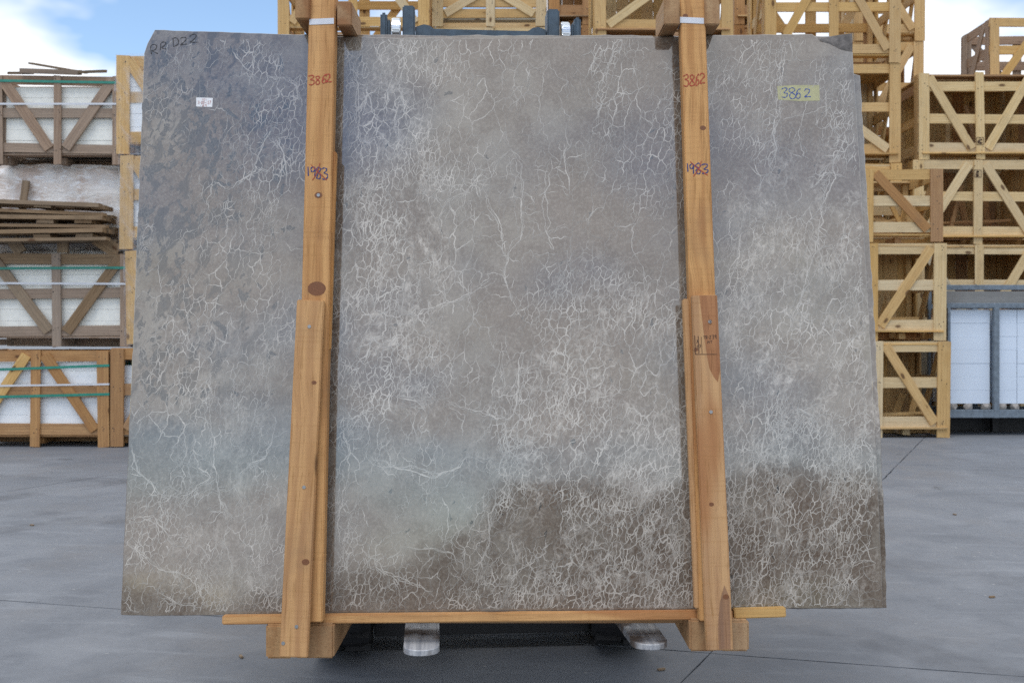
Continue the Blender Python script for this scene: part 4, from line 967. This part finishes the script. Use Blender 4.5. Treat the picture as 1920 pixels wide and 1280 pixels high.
# large round knots with a shape of their own, set in the boards
s = NT('knot'); v = s.coord(); dd = s.n('ShaderNodeVectorMath', {0: s.warp(v, 40, 0.006)}, operation='LENGTH').outputs['Value']
rings = s.n('ShaderNodeTexWave', {'Vector': s.warp(v, 40, 0.006), 'Scale': 60.0, 'Distortion': 1.0}, wave_type='RINGS', rings_direction='Z').outputs[1]
M['knot'] = s.done(s.mix(s.math('MULTIPLY', rings, 0.5), (0.20, 0.075, 0.025, 1), (0.11, 0.04, 0.015, 1)), 0.6)
for (x, y, c, r_, par) in ((594, 541, CM, 0.030, lp), (597, 366, CM, 0.013, lp), (573, 1053, CF, 0.012, l2), (589, 717, CF, 0.008, l2), (1334, 945, CF, 0.008, r2), (1361, 1118, CF, 0.010, r2), (1305, 655, CF, 0.007, r2), (1318, 240, CM, 0.010, rp), (1285, 30, CM, 0.009, rp)):
    q = sp(x, y, c); mb = MB(); r_ *= 0.87
    mb.prism([(r_ * 1.08 * math.cos(t * math.pi / 9) * (1 + rnd.gauss(0, .03)), r_ * 0.86 * math.sin(t * math.pi / 9)) for t in range(18)], -0.002, 0.0004)
    o = mb.build('knot', M['knot'], fr); o.location = (q.x, q.y, c)
M['heart'] = wood('wood_heart', (0.42, 0.185, 0.07), (0.32, 0.125, 0.045), var=0.0)
M['stain'] = wood('wood_stain', (0.36, 0.17, 0.07), (0.24, 0.11, 0.05), var=0.0)
for nm, mt, pts_ in (('heartwood', 'heart', [(1311, 554), (1344, 554), (1347, 620), (1350, 690), (1346, 716), (1338, 706), (1330, 690), (1326, 668), (1320, 625)]),
                     ('heartwood', 'stain', [(1350, 1128), (1358, 1096), (1368, 1120), (1370, 1216), (1348, 1216), (1346, 1170)])):
    pq = [sp(x, y, CF) for x, y in pts_]; o = link(nm, mesh(nm, [(p.y, p.x, 0.0) for p in pq], [tuple(range(len(pq)))], M[mt]), fr)
    o.matrix_local = Matrix(((0, 1, 0, 0), (1, 0, 0, 0), (0, 0, 1, CF + 0.0003), (0, 0, 0, 1)))
    pq = [sp(x, y, CF) for x, y in pts_]
# numbers on the posts
write_px('3862', [(578, 142, 590, 160), (591, 143, 601, 158), (603, 140, 612, 156), (610, 139, 622, 155)], CM, 0.0007, 0.0022, 'handwriting', 'ink_red', fr)
write_px('3862', [(1281, 141, 1292, 162), (1292, 140, 1303, 162), (1303, 140, 1312, 160), (1311, 138, 1323, 157)], CM, 0.0007, 0.0022, 'handwriting', 'ink_red', fr)
write_px('1983', [(573, 313, 583, 329), (582, 313, 593, 331), (592, 314, 603, 335), (603, 315, 615, 336)], CM, 0.0007, 0.0022, 'handwriting', 'ink_blue', fr)
write_px('1983', [(1286, 307, 1293, 323), (1292, 307, 1302, 325), (1303, 307, 1315, 326), (1315, 308, 1328, 326)], CM, 0.0007, 0.0022, 'handwriting', 'ink_blue', fr)
write_px('', [], CM, 0.0011, 0.0014, 'handwriting', 'ink_red', fr, extra=([(1294, 303), (1308, 316), (1327, 329)], [(1315, 302), (1311, 316), (1300, 331)]))
write_px('', [], CM, 0.0011, 0.0014, 'handwriting', 'ink_red', fr, extra=([(583, 309), (596, 322), (613, 338)], [(600, 306), (596, 322), (586, 338)]))
# burnt stamp on the right lower board
write_px('rr-239', [(1319, 630, 1323, 635), (1323, 630, 1327, 635), (1327, 630, 1330, 635), (1330, 629, 1334, 635), (1335, 628, 1339, 635), (1340, 628, 1343.5, 635)], CF, 0.0006, 0.0011, 'stamp', 'ink_stamp', fr) if False else None
write_px('Tr-239', [(1318.5, 630, 1322.5, 635), (1323, 630, 1326.5, 635), (1327, 630, 1329.5, 635), (1330, 629, 1333.5, 635), (1335, 628, 1339, 635), (1340, 628, 1343.5, 635)], CF, 0.0006, 0.0011, 'stamp', 'ink_stamp', fr)
write_px('HT', [(1326.5, 638.5, 1330.5, 644), (1331.5, 638.5, 1335.5, 643.5)], CF, 0.0006, 0.0012, 'stamp', 'ink_stamp', fr,
         extra=([(1302.5, 629), (1304, 664)], [(1315, 631), (1316.5, 664)], [(1304, 664), (1344.5, 664)], [(1309, 630), (1310.5, 662)],
                [(1306, 655), (1308, 652), (1306.5, 649), (1308.5, 647)], [(1306, 643), (1308, 640), (1307, 637)], [(1312, 652), (1313.5, 648), (1312, 645)]))
write_px('8', [(1329.8, 599.5, 1334, 607.5)], CF, 0.0021, 0.0008, 'stamp', 'ink_stamp', fr)

# ------------------------------------------------------------------ forklift
YAW = R(4.5)
fk = empty('forklift', (-0.035, 2.975, 0), YAW, label='forklift behind the slab, grey mast above it and forks below', cat='forklift')
def fb(name, x0, x1, y0, y1, z0, z1, mat='mast', bev=0.006, par=None): return MB().box(x0, x1, y0, y1, z0, z1).build(name, M[mat], par or fk, bevel=bev, seg=2)
# forks (tips at y = 0)
for cx in (-0.235, 0.463):
    poly = []
    tw, bw_ = 0.054, 0.059
    tip = [(cx + tw * math.cos(t), 0.05 - 0.05 * math.sin(t)) for t in [math.pi * k / 8 for k in range(9)]]
    top = [(cx + bw_, 1.0)] + tip + [(cx - bw_, 1.0)]
    mb = MB(); n = len(top)
    zt_ = 0.352
    vs = [(x, y, zt_) for x, y in top] + [(x, y, zt_ - 0.018 - 0.035 * min(1, y / 0.5)) for x, y in top]
    mb.v = vs; mb.f = [tuple(range(n)), tuple(n + i for i in reversed(range(n)))] + [(i, (i + 1) % n, n + (i + 1) % n, n + i) for i in range(n)]
    mb.build('fork', M['fork'], fk, bevel=0.002, seg=1)
    fb('fork_shank', cx - 0.059, cx + 0.059, 1.001, 1.05, 0.30, 0.85, 'fork')
fb('carriage', -0.55, 0.55, 1.052, 1.09, 0.40, 0.50); fb('carriage', -0.55, 0.55, 1.052, 1.09, 0.74, 0.84)
# mast: outer channels, inner channels, rollers, crossbar
DM = 1.17
def mz(p): return CAMZ - (p - HZ) / F * 4.18
for sx in (-1, 1):
    def X(a, b): return (min(sx * a, sx * b), max(sx * a, sx * b))
    fb('mast_rail', *X(0.276, 0.327), DM, DM + 0.10, 0.12, mz(19))
    fb('mast_channel', *X(0.390, 0.418), DM, DM + 0.11, 0.10, mz(33), bev=0.008)
    r_ = MB().tube((sx * 0.336, DM + 0.05, mz(65)), (sx * 0.372, DM + 0.05, mz(65)), 0.062, 28).build('roller', M['chrome'], fk, bevel=0.004)
    fb('roller_bracket', *X(0.377, 0.389), DM + 0.01, DM + 0.09, mz(120), mz(44), bev=0.004)
    for z_ in (0.4, 1.0, 1.6): fb('mast_tie', *X(0.328, 0.389), DM + 0.03, DM + 0.08, z_, z_ + 0.06)
    MB().tube((sx * 0.20, DM + 0.05, 0.2), (sx * 0.20, DM + 0.05, mz(75)), 0.03, 16).build('lift_cylinder', M['chrome'], fk)
zc0, zc1 = mz(85), mz(56)
MB().prism([(-0.274, zc0), (0.274, zc0), (0.274, zc1 + 0.0), (0.241, zc1 + 0.012), (0.216, zc1 + 0.008), (0.198, zc1 - 0.006), (-0.198, zc1 - 0.006), (-0.216, zc1 + 0.008), (-0.241, zc1 + 0.012), (-0.274, zc1)], DM + 0.02, DM + 0.08, 'y').build('mast_crossbar', M['mast'], fk, bevel=0.003)
fb('mast_crossbar', -0.274, 0.274, DM + 0.02, DM + 0.08, 0.16, 0.26)
# wheels with blocky tread
def wheel(cx, cy, r_, wd, name):
    n = 28; mb = MB(); prof = [(-wd / 2, r_ * 0.62), (-wd / 2, r_ * 0.93), (-wd * 0.36, r_), (wd * 0.36, r_), (wd / 2, r_ * 0.93), (wd / 2, r_ * 0.62)]
    for k in range(n):
        a = 2 * math.pi * k / n
        mb.v += [(x, q * math.cos(a), q * math.sin(a)) for x, q in prof]
    P = len(prof)
    for k in range(n):
        for q in range(P): mb.f.append((k * P + q, k * P + (q + 1) % P, ((k + 1) % n) * P + (q + 1) % P, ((k + 1) % n) * P + q))
    for k in range(n):
        a = 2 * math.pi * (k + 0.5) / n; sgn = 1 if k % 2 else -1; h_ = 0.09 * r_
        ca, sa = math.cos(a), math.sin(a); b = len(mb.v); x0, x1 = (0.01, wd * 0.5) if sgn > 0 else (-wd * 0.5, -0.01)
        for q in (r_ * 0.96, r_ + 0.014):
            for (x, t) in ((x0, -h_), (x1, -h_ * 0.6), (x1, h_ * 0.6), (x0, h_)): mb.v.append((x, q * ca - t * sa, q * sa + t * ca))
        mb.f += [tuple(b + i for i in q) for q in ((3, 2, 1, 0), (4, 5, 6, 7), (0, 1, 5, 4), (1, 2, 6, 5), (2, 3, 7, 6), (3, 0, 4, 7))]
    w_ = empty('wheel', (cx, cy, r_ + 0.014)); w_.parent = fk
    mb.build('tyre', M['rubber'], w_)
    MB().tube((-wd * 0.42, 0, 0), (wd * 0.42, 0, 0), r_ * 0.6, 24).build('rim', M['paint'], w_, bevel=0.01)
    return w_
for sx in (-1, 1):
    wheel(sx * 0.56, 1.17, 0.33, 0.22, 'front'); wheel(sx * 0.50, 2.65, 0.27, 0.18, 'rear')
# body, hidden for the most part
MB().prism([(1.39, 0.12), (2.2, 0.14), (2.3, 0.45), (3.05, 0.30), (3.15, 0.55), (3.1, 1.0), (2.9, 1.12), (2.1, 1.08), (2.0, 0.62), (1.46, 0.62)], -0.44, 0.44, 'x').build('chassis', M['paint'], fk, bevel=0.03)
fb('axle', -0.46, 0.46, 1.31, 1.37, 0.14, 0.40, 'black'); fb('axle', -0.40, 0.40, 2.61, 2.69, 0.24, 0.29, 'black')
fb('light_block_plate', -0.44, 0.44, 1.10, 1.165, 0.06, 0.32, 'black')  # added plate blocking light from behind, to darken the ground under the slab
for sx in (-1, 1): fb('light_block_box', min(sx * 0.445, sx * 0.67), max(sx * 0.445, sx * 0.67), 1.56, 2.2, 0.10, 0.66, 'paint', 0.03)  # solid boxes added beside the chassis to block light under the slab
fb('seat', -0.24, 0.24, 2.1, 2.5, 1.09, 1.2, 'black', 0.03); fb('seat_back', -0.23, 0.23, 2.46, 2.58, 1.2, 1.65, 'black', 0.04)
for sx in (-1, 1):
    MB().tube((sx * 0.42, 1.5, 0.6), (sx * 0.42, 1.75, 2.05), 0.03).build('guard_post', M['mast'], fk)
    MB().tube((sx * 0.42, 2.85, 1.1), (sx * 0.42, 2.75, 2.05), 0.03).build('guard_post', M['mast'], fk)
    fb('guard_rail', sx * 0.42 - 0.03, sx * 0.42 + 0.03, 1.7, 2.8, 2.05, 2.1)
for k in range(6): fb('guard_bar', -0.389, 0.389, 1.72 + 0.2 * k, 1.75 + 0.2 * k, 2.06, 2.09)
bm = bmesh.new()
st = MB()
for k in range(20):
    a0, a1 = 2 * math.pi * k / 20, 2 * math.pi * (k + 1) / 20
    st.tube((0.16 * math.cos(a0), 1.75 + 0.12 * math.sin(a0), 1.2 + 0.10 * math.sin(a0)), (0.16 * math.cos(a1), 1.75 + 0.12 * math.sin(a1), 1.2 + 0.10 * math.sin(a1)), 0.013, 6)
st.tube((0, 1.55, 0.75), (0, 1.75, 1.2), 0.02, 8).tube((-0.16, 1.75, 1.2), (0.16, 1.75, 1.2), 0.01, 6)
st.build('steering_wheel', M['black'], fk)

# small litter on the concrete
for k, (x, y) in enumerate(((452, 1232), (1240, 1256), (60, 985), (1790, 965), (1860, 1120))):
    D = CAMZ * F / (y - HZ); p = px(x, y, D)
    o = MB().box(-0.016, 0.016, -0.006, 0.006, 0.0, 0.008).build('wood_chip', M['old'], None, bevel=0.002)
    o.location = (p.x, p.y, 0.001); o.rotation_euler = (0, 0, rnd.uniform(0, 3))
    tag(o, ['dark wood chip on the concrete left of the left post foot', 'dark wood chip on the concrete below the right fork', 'wood chip on the concrete at the far left', 'wood chip on the concrete right of the slab', 'wood chip on the concrete near the right edge'][k], 'wood chip', 'litter on the yard')
